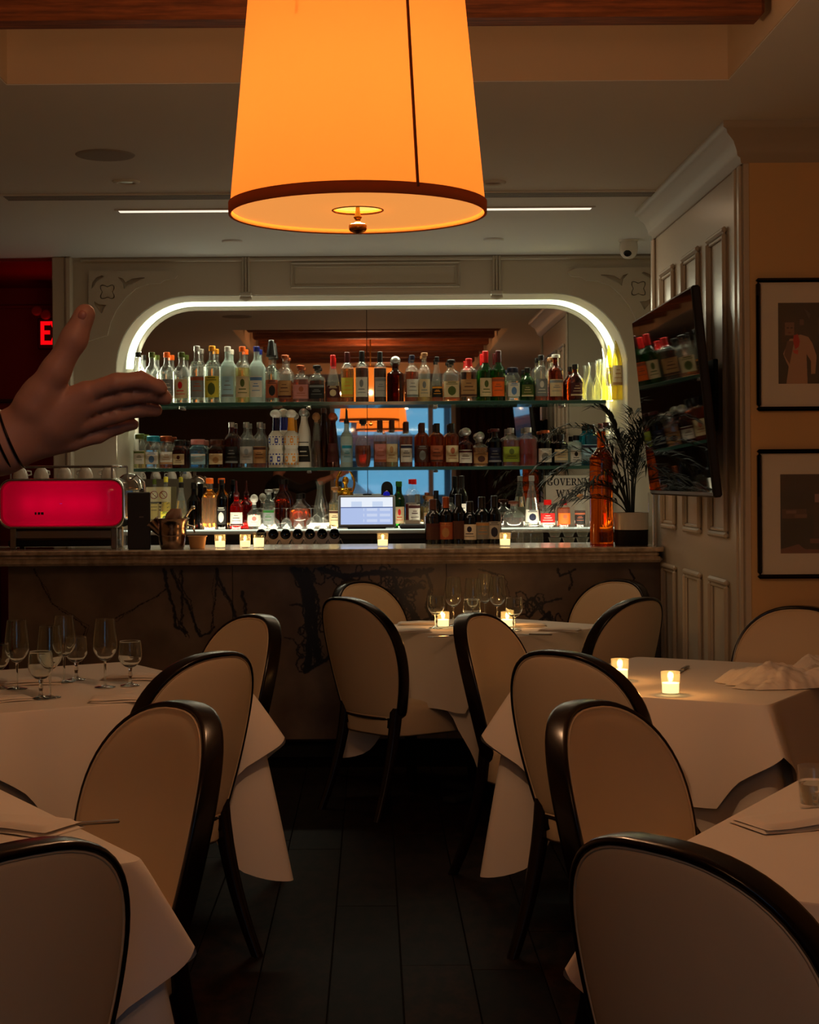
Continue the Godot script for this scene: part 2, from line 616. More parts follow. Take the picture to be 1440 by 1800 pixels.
func build_back_wall():
	var hw = 1.582
	var top = 2.572
	var x0 = -1.965
	var x1 = 1.83
	var line = arch_line(hw, top, 0.45, 0.0)
	var poly = PackedVector2Array([Vector2(x0, 0), Vector2(x0, CEIL), Vector2(x1, CEIL), Vector2(x1, 0)])
	var rev = line.duplicate()
	rev.reverse()
	poly.append_array(rev)
	var wall = struct("wall_back", extrude(poly, Z_ARCH - 0.34, Z_ARCH), M.white_paint)
	# pilaster at the left end, with its lighter edge
	part("pilaster", slab(Vector3(-1.965, 0, Z_ARCH), Vector3(-1.885, CEIL, Z_ARCH + 0.05), 0.006), M.white_paint, wall)
	part("pilaster_edge", slab(Vector3(-1.885, 0, Z_ARCH), Vector3(-1.84, CEIL, Z_ARCH + 0.07), 0.012), M.white_paint, wall)
	# splayed reveal, its strip of light, and the inner rim on the mirror
	var inner = arch_line(1.50, 2.525, 0.385, BACK_BAR - 0.2)
	var outer = arch_line(hw - 0.002, top - 0.002, 0.45, BACK_BAR - 0.2)
	var b = MB.new()
	var ra = []
	var l0 = []
	var l1 = []
	for k in 2:
		ra.append(PackedVector3Array())
	for i in outer.size():
		var a = Vector3(outer[i].x, outer[i].y, Z_ARCH - 0.012)
		var c = Vector3(inner[i].x, inner[i].y, Z_MIRROR + 0.012)
		ra[0].append(a)
		ra[1].append(c)
		l0.append(a.lerp(c, 0.50))
		l1.append(a.lerp(c, 0.93))
	b.grid(ra, false)
	part("reveal", b.mesh(), M.white_paint, wall)
	var led = MB.new()
	var rows = [PackedVector3Array(), PackedVector3Array(), PackedVector3Array()]
	for i in range(1, outer.size() - 1):
		var inw = (Vector3(0, 1.6, (l0[i].z + l1[i].z) / 2) - l0[i])
		inw.z = 0
		inw = inw.normalized()
		rows[0].append(l0[i] + inw * 0.002)
		rows[1].append(l0[i].lerp(l1[i], 0.5) + inw * 0.012)
		rows[2].append(l1[i] + inw * 0.002)
	led.grid(rows, false)
	var strip = part("led_strip", led.mesh(), M.led, self)
	tag(strip, "bright white light strip curving round the inside of the arch over the mirror", "light strip")
	# rim between reveal and mirror
	var rim = MB.new()
	var path = []
	var outs = []
	var ups = []
	for i in inner.size():
		path.append(Vector3(inner[i].x, inner[i].y, Z_MIRROR + 0.004))
		var t = (inner[min(i + 1, inner.size() - 1)] - inner[max(i - 1, 0)]).normalized()
		outs.append(Vector3(t.y, -t.x, 0))
		ups.append(Vector3(0, 0, 1))
	sweep_into(rim, path, outs, ups, P2([-0.004, 0.0, -0.004, 0.012, 0.004, 0.016, 0.018, 0.010, 0.022, 0.0]))
	part("mirror_rim", rim.mesh(), M.white_paint, wall)
	# mirror in two panes with a hairline gap
	for s in [[-1.62, -0.033, 0.0012], [-0.029, 1.62, -0.0012]]:
		var mp = part("mirror", slab(Vector3(s[0], BACK_BAR - 0.4, -0.006), Vector3(s[1], 2.60, 0.0)), M.mirror, self, Vector3(0, 0, Z_MIRROR))
		mp.rotation.y = s[2]
		tag(mp, "left half of the big mirror behind the shelves, the part left of the seam" if s[0] < -1 else "right half of the big mirror behind the shelves, the part right of the seam", "mirror", "mirror panes behind the shelves")
	# frieze: a sunk panel in the middle, two brackets, carved spandrels
	b = MB.new()
	frame_rect(b, -0.50, 2.612, 0.55, 2.772, 0.012, 0.014, Z_ARCH)
	frame_rect(b, -0.475, 2.637, 0.525, 2.747, 0.006, 0.008, Z_ARCH)
	part("molding", b.mesh(), M.white_paint, wall)
	for x in [-0.775, 0.775]:
		b = MB.new()
		for dx in [-0.018, 0.0, 0.018]:
			b.box(Vector3(x + dx, 2.69, Z_ARCH + 0.012), Vector3(0.013, 0.235, 0.024), 0.005)
		part("bracket_fluting", b.mesh(), M.white_paint, wall)
		b = MB.new()
		b.box(Vector3(x, 2.575, Z_ARCH + 0.01), Vector3(0.075, 0.03, 0.05), 0.008)
		tube_into(b, [Vector3(x - 0.035, 2.555, Z_ARCH + 0.012), Vector3(x, 2.545, Z_ARCH + 0.014), Vector3(x + 0.035, 2.555, Z_ARCH + 0.012)], 0.014, 8)
		part("bracket_foot", b.mesh(), M.white_paint, wall)
	b = MB.new()
	b.box(Vector3(0, 2.79, Z_ARCH + 0.008), Vector3(3.6, 0.02, 0.016), 0.005)
	part("frieze_band", b.mesh(), M.white_paint, wall)
	for s in [-1.0, 1.0]: spandrel(wall, s)

func px_poly(list, s):                  # outline measured on the left spandrel; mirrored for the right one
	var o = PackedVector2Array()
	for i in range(0, list.size(), 2):
		var p = at(list[i], list[i + 1], 10.2)
		o.append(Vector2(p.x if s < 0 else -p.x + 0.02, p.y))
	return o

func spandrel(wall, s):
	var c = CSGCombiner3D.new()
	c.name = "carved_spandrel"
	c.position = Vector3(0, 0, Z_ARCH - 0.002)
	wall.add_child(c, true)
	var plate = px_poly([157, 477, 300, 477, 313, 485, 308, 491, 290, 493, 282, 499, 262, 500, 240, 508, 222, 524, 206, 545, 196, 566, 190, 590, 157, 600], s)
	add_csg(c, plate, 0.03, CSGShape3D.OPERATION_UNION, 0.0)
	var q = PackedVector2Array()
	var mid = px_poly([190, 514], s)[0]
	for k in 40:
		var a = TAU * k / 40.0
		var r = 0.046 + 0.012 * cos(4.0 * (a - PI / 4))
		q.append(mid + Vector2(cos(a), sin(a)) * r)
	add_csg(c, q, 0.06, CSGShape3D.OPERATION_SUBTRACTION, 0.003)
	var q2 = PackedVector2Array()
	for p in q: q2.append(mid + (p - mid) * 0.86)
	add_csg(c, q2, 0.027, CSGShape3D.OPERATION_UNION, 0.0)
	add_csg(c, px_poly([180, 485, 170, 489, 163, 498, 162, 508, 166, 505, 171, 496, 178, 491, 184, 487], s), 0.06, CSGShape3D.OPERATION_SUBTRACTION, 0.003)
	add_csg(c, px_poly([208, 488, 217, 498, 219, 509, 226, 503, 240, 497, 256, 489, 246, 489, 232, 491, 222, 497, 216, 490], s), 0.06, CSGShape3D.OPERATION_SUBTRACTION, 0.003)
	add_csg(c, px_poly([167, 531, 176, 536, 188, 537, 184, 543, 180, 552, 174, 545, 168, 538], s), 0.06, CSGShape3D.OPERATION_SUBTRACTION, 0.003)

func add_csg(c, poly, depth, op, from):
	var g = CSGPolygon3D.new()
	g.name = "cut"
	g.polygon = poly
	g.depth = depth
	g.operation = op
	g.position.z = from + depth       # a CSG polygon runs from z = 0 to -depth
	g.material = M.white_paint
	c.add_child(g, true)

func panel_mold(b, z0, z1, y0, y1, x):     # raised and recessed frame on a wall that faces -x
	for o in [[0.0, 0.026, 0.022], [0.026, 0.016, 0.011]]:
		var w = o[1]
		var d = o[2]
		var a0 = z0 + o[0]
		var a1 = z1 - o[0]
		var b0 = y0 + o[0]
		var b1 = y1 - o[0]
		b.box(Vector3(x - d / 2, b0 + w / 2, (a0 + a1) / 2), Vector3(d, w, a1 - a0), d * 0.4)
		b.box(Vector3(x - d / 2, b1 - w / 2, (a0 + a1) / 2), Vector3(d, w, a1 - a0), d * 0.4)
		b.box(Vector3(x - d / 2, (b0 + b1) / 2, a0 + w / 2), Vector3(d, b1 - b0 - 2 * w, w), d * 0.4)
		b.box(Vector3(x - d / 2, (b0 + b1) / 2, a1 - w / 2), Vector3(d, b1 - b0 - 2 * w, w), d * 0.4)

func crown_prof():
	return P2([0.0, -0.15, 0.012, -0.15, 0.016, -0.13, 0.03, -0.125, 0.034, -0.105, 0.05, -0.07, 0.08, -0.045, 0.085, -0.03, 0.1, -0.026, 0.1, 0.0])

func build_side_walls():
	var X = 1.47
	var zc = -6.5
	var ze = -8.56
	# panelled wall that runs to the bar
	var w = struct("wall_right", slab(Vector3(X, 0, ze), Vector3(X + 0.35, CEIL, zc)), M.wall_gloss)
	var zs = [[-8.32, -7.97], [-7.74, -7.36], [-7.16, -6.80]]
	for z in zs:
		var b = MB.new()
		panel_mold(b, z[0], z[1], 1.17, 2.46, X)
		part("panel_molding", b.mesh(), M.wall_gloss, w)
		b = MB.new()
		panel_mold(b, z[0], z[1], 0.22, 1.0, X)
		part("panel_molding", b.mesh(), M.wall_gloss, w)
	for z in [-6.545, -6.63]:
		part("corner_strip", slab(Vector3(X - 0.014, 0.15, z - 0.024), Vector3(X, 2.66, z + 0.024), 0.006), M.wall_gloss, w)
	part("corner_strip", slab(Vector3(X - 0.02, 0.15, ze), Vector3(X, 2.66, ze + 0.05), 0.008), M.wall_gloss, w)
	struct("baseboard_right", slab(Vector3(X - 0.018, 0, ze), Vector3(X, 0.14, zc), 0.006), M.wall_gloss)
	var b2 = MB.new()
	sweep_into(b2, [Vector3(X, CEIL, ze), Vector3(X, CEIL, zc)], [Vector3(-1, 0, 0), Vector3(-1, 0, 1)], [Vector3.UP, Vector3.UP], crown_prof())
	sweep_into(b2, [Vector3(X, CEIL, zc), Vector3(2.6, CEIL, zc)], [Vector3(-1, 0, 1), Vector3(0, 0, 1)], [Vector3.UP, Vector3.UP], crown_prof())
	for q in [[0, 1]]:
		var pr = crown_prof()
		for i in pr.size() - 1:
			b2.tri(Vector3(X - pr[i].x, CEIL + pr[i].y, ze), Vector3(X - pr[i + 1].x, CEIL + pr[i + 1].y, ze), Vector3(X, CEIL, ze))
	struct("trim_2", b2.mesh(), M.crown_paint)
	# ochre wall facing the tables
	struct("wall_right", slab(Vector3(X + 0.02, 0, zc), Vector3(2.7, CEIL - 0.02, zc + 0.012)), M.ochre)
	struct("wall_right", slab(Vector3(X + 0.35, 0, zc - 0.3), Vector3(2.8, CEIL, zc)), M.ochre)
	struct("wall_right", slab(Vector3(2.6, 0, zc), Vector3(2.72, CEIL, 2.3)), M.ochre)
	struct("baseboard_right", slab(Vector3(X, 0, zc + 0.012), Vector3(2.6, 0.14, zc + 0.03), 0.006), M.white_paint)
	# recess beside the back bar
	struct("wall_right", slab(Vector3(X + 0.33, 0, Z_ARCH - 0.34), Vector3(X + 0.45, CEIL, ze)), M.white_paint)
	# left: long wall, and the red lobby past the bar
	struct("wall_left", slab(Vector3(-3.6, 0, -8.2), Vector3(-3.45, CEIL, 2.3)), M.ochre)
	struct("wall_left", slab(Vector3(-3.6, 0, -11.9), Vector3(-3.45, CEIL, -8.2)), M.red_wall)
	var lob = struct("wall_lobby", slab(Vector3(-3.45, 0, -11.75), Vector3(-1.7, CEIL, -11.6)), M.red_wall)
	part("picture_rail", slab(Vector3(-3.45, 2.645, -11.6), Vector3(-1.9, 2.67, -11.575), 0.006), M.red_wall, lob)
	part("door_casing", slab(Vector3(-2.66, 1.985, -11.6), Vector3(-2.22, 2.01, -11.57), 0.006), M.dark_wall, lob)
	part("door_casing", slab(Vector3(-2.66, 0, -11.6), Vector3(-2.62, 1.985, -11.57), 0.006), M.dark_wall, lob)
	struct("ceiling", slab(Vector3(-3.45, CEIL - 0.02, -11.6), Vector3(-1.9, CEIL, -10.2)), M.red_wall)
	struct("wall_lobby_end", slab(Vector3(-1.9, 0, -11.75), Vector3(1.9, CEIL, -10.56)), M.dark_wall)

func build_rear_room():
	# what the mirror shows: the street wall behind the camera
	var z = 2.2
	var wall = struct("wall_rear", slab(Vector3(-3.6, 0, z), Vector3(-0.56, CEIL, z + 0.15)), M.dark_wall)
	part("pier", slab(Vector3(1.14, 0, z), Vector3(2.72, CEIL, z + 0.15)), M.dark_wall, wall)
	part("apron", slab(Vector3(-0.56, 0, z), Vector3(1.14, 0.62, z + 0.15)), M.dark_wall, wall)
	part("header", slab(Vector3(-0.56, 2.5, z), Vector3(1.14, CEIL, z + 0.15)), M.dark_wall, wall)
	var win = struct("window_1")
	for x in [-0.53, 0.79, 1.11]:
		part("mullion", slab(Vector3(x - 0.035, 0.62, z + 0.02), Vector3(x + 0.035, 2.5, z + 0.12), 0.008), M.white_paint, win)
	for y in [0.65, 2.47]:
		part("rail", slab(Vector3(-0.5, y - 0.035, z + 0.02), Vector3(1.1, y + 0.035, z + 0.12), 0.008), M.white_paint, win)
	part("pane", slab(Vector3(-0.5, 0.68, z + 0.06), Vector3(0.755, 2.44, z + 0.068)), M.glass, win)
	part("pane", slab(Vector3(0.825, 0.68, z + 0.06), Vector3(1.075, 2.44, z + 0.068)), M.glass, win)
	# heavy maroon curtain beside the window
	var b = MB.new()
	var rows = [PackedVector3Array(), PackedVector3Array()]
	for k in 61:
		var x = 1.2 + 1.2 * k / 60.0
		for r in 2:
			rows[r].append(Vector3(x, [0.02, 2.6][r], z - 0.08 + 0.03 * sin(k * 1.05)))
	b.grid(rows)
	tag(part("curtain", b.mesh(), mat(Color(0.16, 0.03, 0.035), 0.9), self), "heavy maroon curtain seen in the mirror beside the street window", "curtain")
	# glazed cupboard on the side wall, seen in the mirror's right end
	var cup = thing("display_cupboard", "tall white framed glass cupboard with shelves, seen in the mirror at right", "cupboard", Vector3(2.59, 0, -0.9))
	part("body", slab(Vector3(-0.22, 0.1, -1.3), Vector3(0, 2.62, 1.3), 0.01), M.white_paint, cup)
	for k in 2:
		var z0 = -1.22 + 1.24 * k
		var dr = part("door", slab(Vector3(-0.226, 0.5, z0), Vector3(-0.218, 2.5, z0 + 1.18), 0.002), M.gloss_black, cup)
		b = MB.new()
		for y in [0.5, 1.2, 1.85, 2.46]: b.box(Vector3(-0.235, y + 0.02, z0 + 0.59), Vector3(0.03, 0.045, 1.18), 0.006)
		for zz in [z0 + 0.025, z0 + 1.155]: b.box(Vector3(-0.235, 1.5, zz), Vector3(0.03, 2.0, 0.06), 0.006)
		part("sash", b.mesh(), M.white_paint, dr)
	var sh = thing("paper_shade", "small tapered wall lamp shade seen in the left end of the mirror", "wall lamp", Vector3(-1.9, 2.42, 0.9))
	part("cup", lathe(P2([0.05, 0.0, 0.11, 0.2]), 20), M.tray_paint, sh)
	part("stem", tube([Vector3(0, 0.1, 0), Vector3(0, 0.39, 0)], 0.008, 8), M.brass, sh)
	# street: road, far facade, a parked car
	struct("ground", slab(Vector3(-14, -0.3, z + 0.15), Vector3(14, -0.15, 22)), mat(Color(0.25, 0.26, 0.28), 0.8))
	var fac = thing("facade", "low grey wall and shop awning across the street, seen only in the mirror", "building", Vector3(0, -0.15, 15.0))
	part("wall", slab(Vector3(-12, 0, 0), Vector3(12, 1.25, 1.0)), mat(Color(0.35, 0.33, 0.34), 0.8), fac)
	part("awning", slab(Vector3(-12, 2.05, -0.6), Vector3(12, 2.55, 0.2), 0.05), mat(Color(0.35, 0.33, 0.36), 0.8), fac)
	part("awning_edge", slab(Vector3(-12, 2.0, -0.62), Vector3(12, 2.05, -0.58)), mat(Color(0.7, 0.7, 0.72), 0.6), fac)
	for k in 9: part("post", slab(Vector3(-8.0 + 1.9 * k, 1.2, -0.1), Vector3(-7.86 + 1.9 * k, 3.4 + 0.3 * (k % 3), 0.05)), mat(Color(0.3, 0.3, 0.33), 0.8), fac)
	build_car("parked_car", "pale van parked in the street, seen through the window in the mirror", Vector3(-1.4, -0.15, 6.4), Color(0.8, 0.84, 0.88), 1.15)
	build_car("parked_car", "dark car parked across the street, seen through the window in the mirror", Vector3(3.4, -0.15, 9.5), Color(0.12, 0.14, 0.18), 1.0)

func build_car(called, says, where, color, tall):
	var c = thing(called, says, "car", where)
	var paint = mat(color, 0.25)
	var side = curve2(P2([-2.1, 0.35, -2.15, 0.7, -2.0, 0.86 * tall, -1.2, 0.98 * tall, -0.7, 1.42 * tall, 0.9, 1.45 * tall, 1.6, 1.0 * tall, 2.1, 0.92 * tall, 2.2, 0.6, 2.15, 0.35]), 4)
	part("body", extrude(side, -0.85, 0.85), paint, c)
	for s in [-0.86, 0.86]:
		part("side_window", slab(Vector3(-0.75, 1.02 * tall, s - 0.01), Vector3(0.1, 1.36 * tall, s + 0.01)), M.gloss_black, c)
		part("side_window", slab(Vector3(0.18, 1.02 * tall, s - 0.01), Vector3(0.95, 1.36 * tall, s + 0.01)), M.gloss_black, c)
	for x in [-1.35, 1.35]:
		for s in [-0.84, 0.84]:
			part("wheel", lathe(P2([0, -0.1, 0.2, -0.1, 0.31, -0.09, 0.33, 0.0, 0.31, 0.09, 0.2, 0.1, 0, 0.1]), 24), M.matte_black, c, Vector3(x, 0.33, s), Vector3(PI / 2, 0, 0))

# ---------------------------------------------------------------- the bar itself
func marble_image():
	# cream stone with branching dark veins; x from -1.9 to 1.6 m, y from 0.1 to 1.02 m
	var w = 1400
	var h = 368
	var img = Image.create_empty(w, h, false, Image.FORMAT_RGB8)
	var nz = FastNoiseLite.new()
	nz.seed = 21
	nz.frequency = 0.008
	nz.fractal_octaves = 4
	var base = Color(0.55, 0.48, 0.40)
	var base2 = Color(0.44, 0.37, 0.30)
	for y in h:
		for x in w:
			img.set_pixel(x, y, base.lerp(base2, clampf(0.5 + nz.get_noise_2d(x, y), 0, 1)))
	var rng = RandomNumberGenerator.new()
	rng.seed = 5
	var runs = [
		# x, y in the photograph's pixels, then width of the vein in texture pixels
		[[288, 1000, 292, 1035, 305, 1075, 312, 1100, 330, 1112], 3.0], [[300, 1000, 318, 1040, 330, 1060, 340, 1090, 352, 1118], 2.6],
		[[318, 1003, 322, 1050, 322, 1100, 330, 1122], 2.2], [[382, 1000, 388, 1025, 408, 1055, 418, 1085], 3.0], [[380, 1003, 378, 1060, 372, 1105], 1.6],
		[[290, 1035, 250, 1060, 200, 1092], 1.4], [[425, 1040, 430, 1070, 432, 1080], 3.0], [[352, 1118, 372, 1112, 385, 1100], 2.0],
		[[515, 1000, 530, 1030, 538, 1070, 542, 1120, 540, 1165, 535, 1182], 6.0], [[540, 1000, 552, 1035, 556, 1080, 558, 1130, 562, 1165], 5.0],
		[[528, 1000, 545, 1050, 548, 1100, 550, 1150], 4.0], [[562, 1165, 572, 1160, 580, 1150], 3.0], [[535, 1182, 552, 1172, 562, 1165], 3.5], [[510, 1063, 522, 1062, 533, 1066], 2.0],
		[[560, 1000, 600, 1012, 660, 1006, 720, 1010, 760, 1000], 5.0], [[600, 1012, 640, 1030, 700, 1040, 745, 1030], 4.5], [[700, 1040, 715, 1060, 730, 1085, 745, 1100], 5.0],
		[[690, 1010, 705, 1050, 700, 1090, 720, 1120], 4.0], [[745, 1000, 755, 1030, 750, 1070, 760, 1095], 3.0], [[700, 1090, 735, 1095, 765, 1085], 3.0],
		[[840, 1000, 880, 1010, 890, 1045, 900, 1060], 2.0], [[915, 1065, 935, 1050, 955, 1080, 975, 1095], 3.0], [[930, 1085, 950, 1060, 985, 1050], 2.4], [[980, 1000, 985, 1012, 1005, 1006, 1012, 1000], 2.2],
		[[1000, 1003, 1004, 1020, 1000, 1035], 2.0], [[1105, 1000, 1112, 1015, 1108, 1028], 2.0], [[950, 1090, 965, 1075, 975, 1090], 3.0], [[60, 1000, 90, 1060, 150, 1100, 140, 1180], 1.3], [[500, 1120, 515, 1122, 522, 1132], 1.4]]
	for r in runs:
		var list = r[0]
		var pts = []
		for i in range(0, list.size(), 2):
			var q = at(list[i], list[i + 1], 8.45)
			pts.append(Vector2((q.x + 1.9) * 400.0, (1.02 - q.y) * 400.0))
		for twin in (3 if r[1] > 3.5 else 2):
			vein(img, pts, r[1] * (1.0 if twin == 0 else 0.5), rng, 0.0 if twin == 0 else 7.0 * r[1] / 3.0)
	# cells of breccia along the heavy veins
	for k in 70:
		var r = runs[[8, 9, 10, 14, 15, 16, 17, 21][k % 8]][0]
		var i = (rng.randi() % (r.size() / 2 - 1)) * 2
		var q = at(lerpf(r[i], r[i + 2], rng.randf()) + rng.randf_range(-16, 16), lerpf(r[i + 1], r[i + 3], rng.randf()) + rng.randf_range(-9, 9), 8.45)
		var c = Vector2((q.x + 1.9) * 400.0, (1.02 - q.y) * 400.0)
		var ring = []
		var n = 9
		var rr = rng.randf_range(6, 15)
		for j in n + 1: ring.append(c + Vector2(cos(TAU * (j % n) / n), 1.25 * sin(TAU * (j % n) / n)) * rr * (0.8 + 0.35 * absf(sin(j % n * 2.3 + k))))
		vein(img, ring, 1.7, rng, 0.0)
	return img

func vein(img, pts, width, rng, off):
	var w = img.get_width()
	var h = img.get_height()
	var drift = Vector2(rng.randf_range(-off, off), rng.randf_range(-off, off) * 0.3)
	for i in pts.size() - 1:
		var n = int(pts[i].distance_to(pts[i + 1]) / 1.5) + 1
		for k in n:
			drift += Vector2(rng.randf_range(-1.2, 1.2), rng.randf_range(-0.5, 0.5))
			drift *= 0.985
			var c = pts[i].lerp(pts[i + 1], float(k) / n) + drift
			var r = maxf(0.7, width * rng.randf_range(0.35, 1.25))
			for y in range(int(c.y - r), int(c.y + r) + 1):
				for x in range(int(c.x - r), int(c.x + r) + 1):
					if x < 0 or y < 0 or x >= w or y >= h: continue
					var t = clampf(1.3 - Vector2(x, y).distance_to(c) / r, 0.0, 1.0)
					if t > 0: img.set_pixel(x, y, img.get_pixel(x, y).lerp(Color(0.055, 0.04, 0.035), t * 0.85))

func build_bar():
	var bar = thing("bar_counter", "long bar counter with veined marble front and thick moulded stone top", "bar counter")
	var m = mat(Color(1, 1, 1), 0.3, 0.0, {"albedo_texture": tex(marble_image())})
	var cuts = [-1.87, -0.72, 0.375, 1.47]
	for k in 3:
		var b = MB.new()
		var x0 = cuts[k] + 0.0015
		var x1 = cuts[k + 1] - 0.0015
		b.box(Vector3((x0 + x1) / 2, 0.56, -8.46), Vector3(x1 - x0, 0.92, 0.03))
		for i in b.v.size():
			b.uv[i] = Vector2((b.v[i].x + 1.9) / 3.5, (1.02 - b.v[i].y) / 0.92)
		part("marble_panel", b.mesh(), m, bar)
	part("carcass", slab(Vector3(-1.86, 0.1, -8.94), Vector3(1.46, 1.02, -8.477)), M.matte_black, bar)
	part("kickboard", slab(Vector3(-1.86, 0.0, -8.9), Vector3(1.46, 0.1, -8.5)), M.matte_black, bar)
	part("base_strip", slab(Vector3(-1.87, 0.085, -8.475), Vector3(1.47, 0.1, -8.438), 0.003), M.mahogany, bar)
	# moulded top: two steps under a flat slab
	var prof = P2([0.0, 0.0, 0.0, 0.004, 0.002, 0.012, 0.002, 0.022, -0.010, 0.026, -0.010, 0.030, -0.004, 0.05, 0.0, 0.062, -0.005, 0.072, -0.012, 0.072])
	var b2 = MB.new()
	b2.box(Vector3(-0.99, BAR_TOP - 0.012, -8.61), Vector3(4.9, 0.024, 0.68), 0.005)
	b2.box(Vector3(-0.99, BAR_TOP - 0.036, -8.62), Vector3(4.86, 0.026, 0.66), 0.010)
	b2.box(Vector3(-0.99, BAR_TOP - 0.062, -8.615), Vector3(4.89, 0.030, 0.67), 0.013)
	part("stone_top", b2.mesh(), mat(Color(0.84, 0.79, 0.72), 0.13, 0.0, {"albedo_texture": tex(grain(256, 128, Color(1, 0.98, 0.95), Color(0.72, 0.68, 0.64), 31, 0.05, 0.05)), "uv1_triplanar": true, "uv1_scale": Vector3(0.9, 0.9, 0.9)}), bar)
	# left of the marble the bar is open underneath
	var gate = thing("bar_gate", "dark wooden flap door under the left end of the bar counter", "door", Vector3(-2.7, 0, -8.6))
	part("panel", box(Vector3(1.5, 1.0, 0.04), 0.006), M.matte_black, gate, Vector3(0, 0.5, 0))
	part("knob", lathe(P2([0, -0.02, 0.015, -0.015, 0.018, 0.0, 0.01, 0.01, 0, 0.012]), 16), M.steel, gate, Vector3(0.6, 0.8, 0.03), Vector3(PI / 2, 0, 0))
	# back bar: dark cabinet with a white stone ledge lit along its edge
	var back = thing("back_bar", "dark back bar cabinet with a thin lit ledge under the mirror", "cabinet")
	part("body", slab(Vector3(-1.58, 0, -10.44), Vector3(1.58, BACK_BAR - 0.03, -9.93), 0.004), M.black, back)
	part("ledge", slab(Vector3(-1.58, BACK_BAR - 0.03, -10.44), Vector3(1.58, BACK_BAR, -9.90), 0.004), M.marble_top, back)
	part("light_strip", slab(Vector3(-1.5, BACK_BAR - 0.006, -9.902), Vector3(1.5, BACK_BAR + 0.003, -9.892), 0.001), glow(Color(0.95, 1.0, 0.9), 0.9), back)
	for k in 6:
		part("cabinet_door", slab(Vector3(-1.56 + 0.52 * k, 0.1, -9.935), Vector3(-1.56 + 0.52 * k + 0.51, 1.07, -9.915), 0.003), M.matte_black, back)
	# glass shelves on the mirror
	for s in [[-1.46, 1.45, SHELF_TOP, "upper glass shelf across the mirror, carrying the tallest row of spirits"], [-1.48, 1.45, SHELF_MID, "lower glass shelf across the mirror, under the row with white ceramic bottles"]]:
		var sh = thing("glass_shelf", s[3], "shelf", Vector3(0, s[2], 0), 0.0, "glass shelves on the mirror")
		part("pane", slab(Vector3(s[0], -0.02, -10.44), Vector3(s[1], 0.0, -10.222)), M.shelf_glass, sh)
		part("edge", slab(Vector3(s[0], -0.0202, -10.222), Vector3(s[1], 0.0002, -10.216), 0.001), M.shelf_edge, sh)
		for x in [-1.2, -0.4, 0.4, 1.2]:
			part("bracket", slab(Vector3(x - 0.012, -0.035, -10.445), Vector3(x + 0.012, -0.0205, -10.36), 0.003), M.steel, sh)

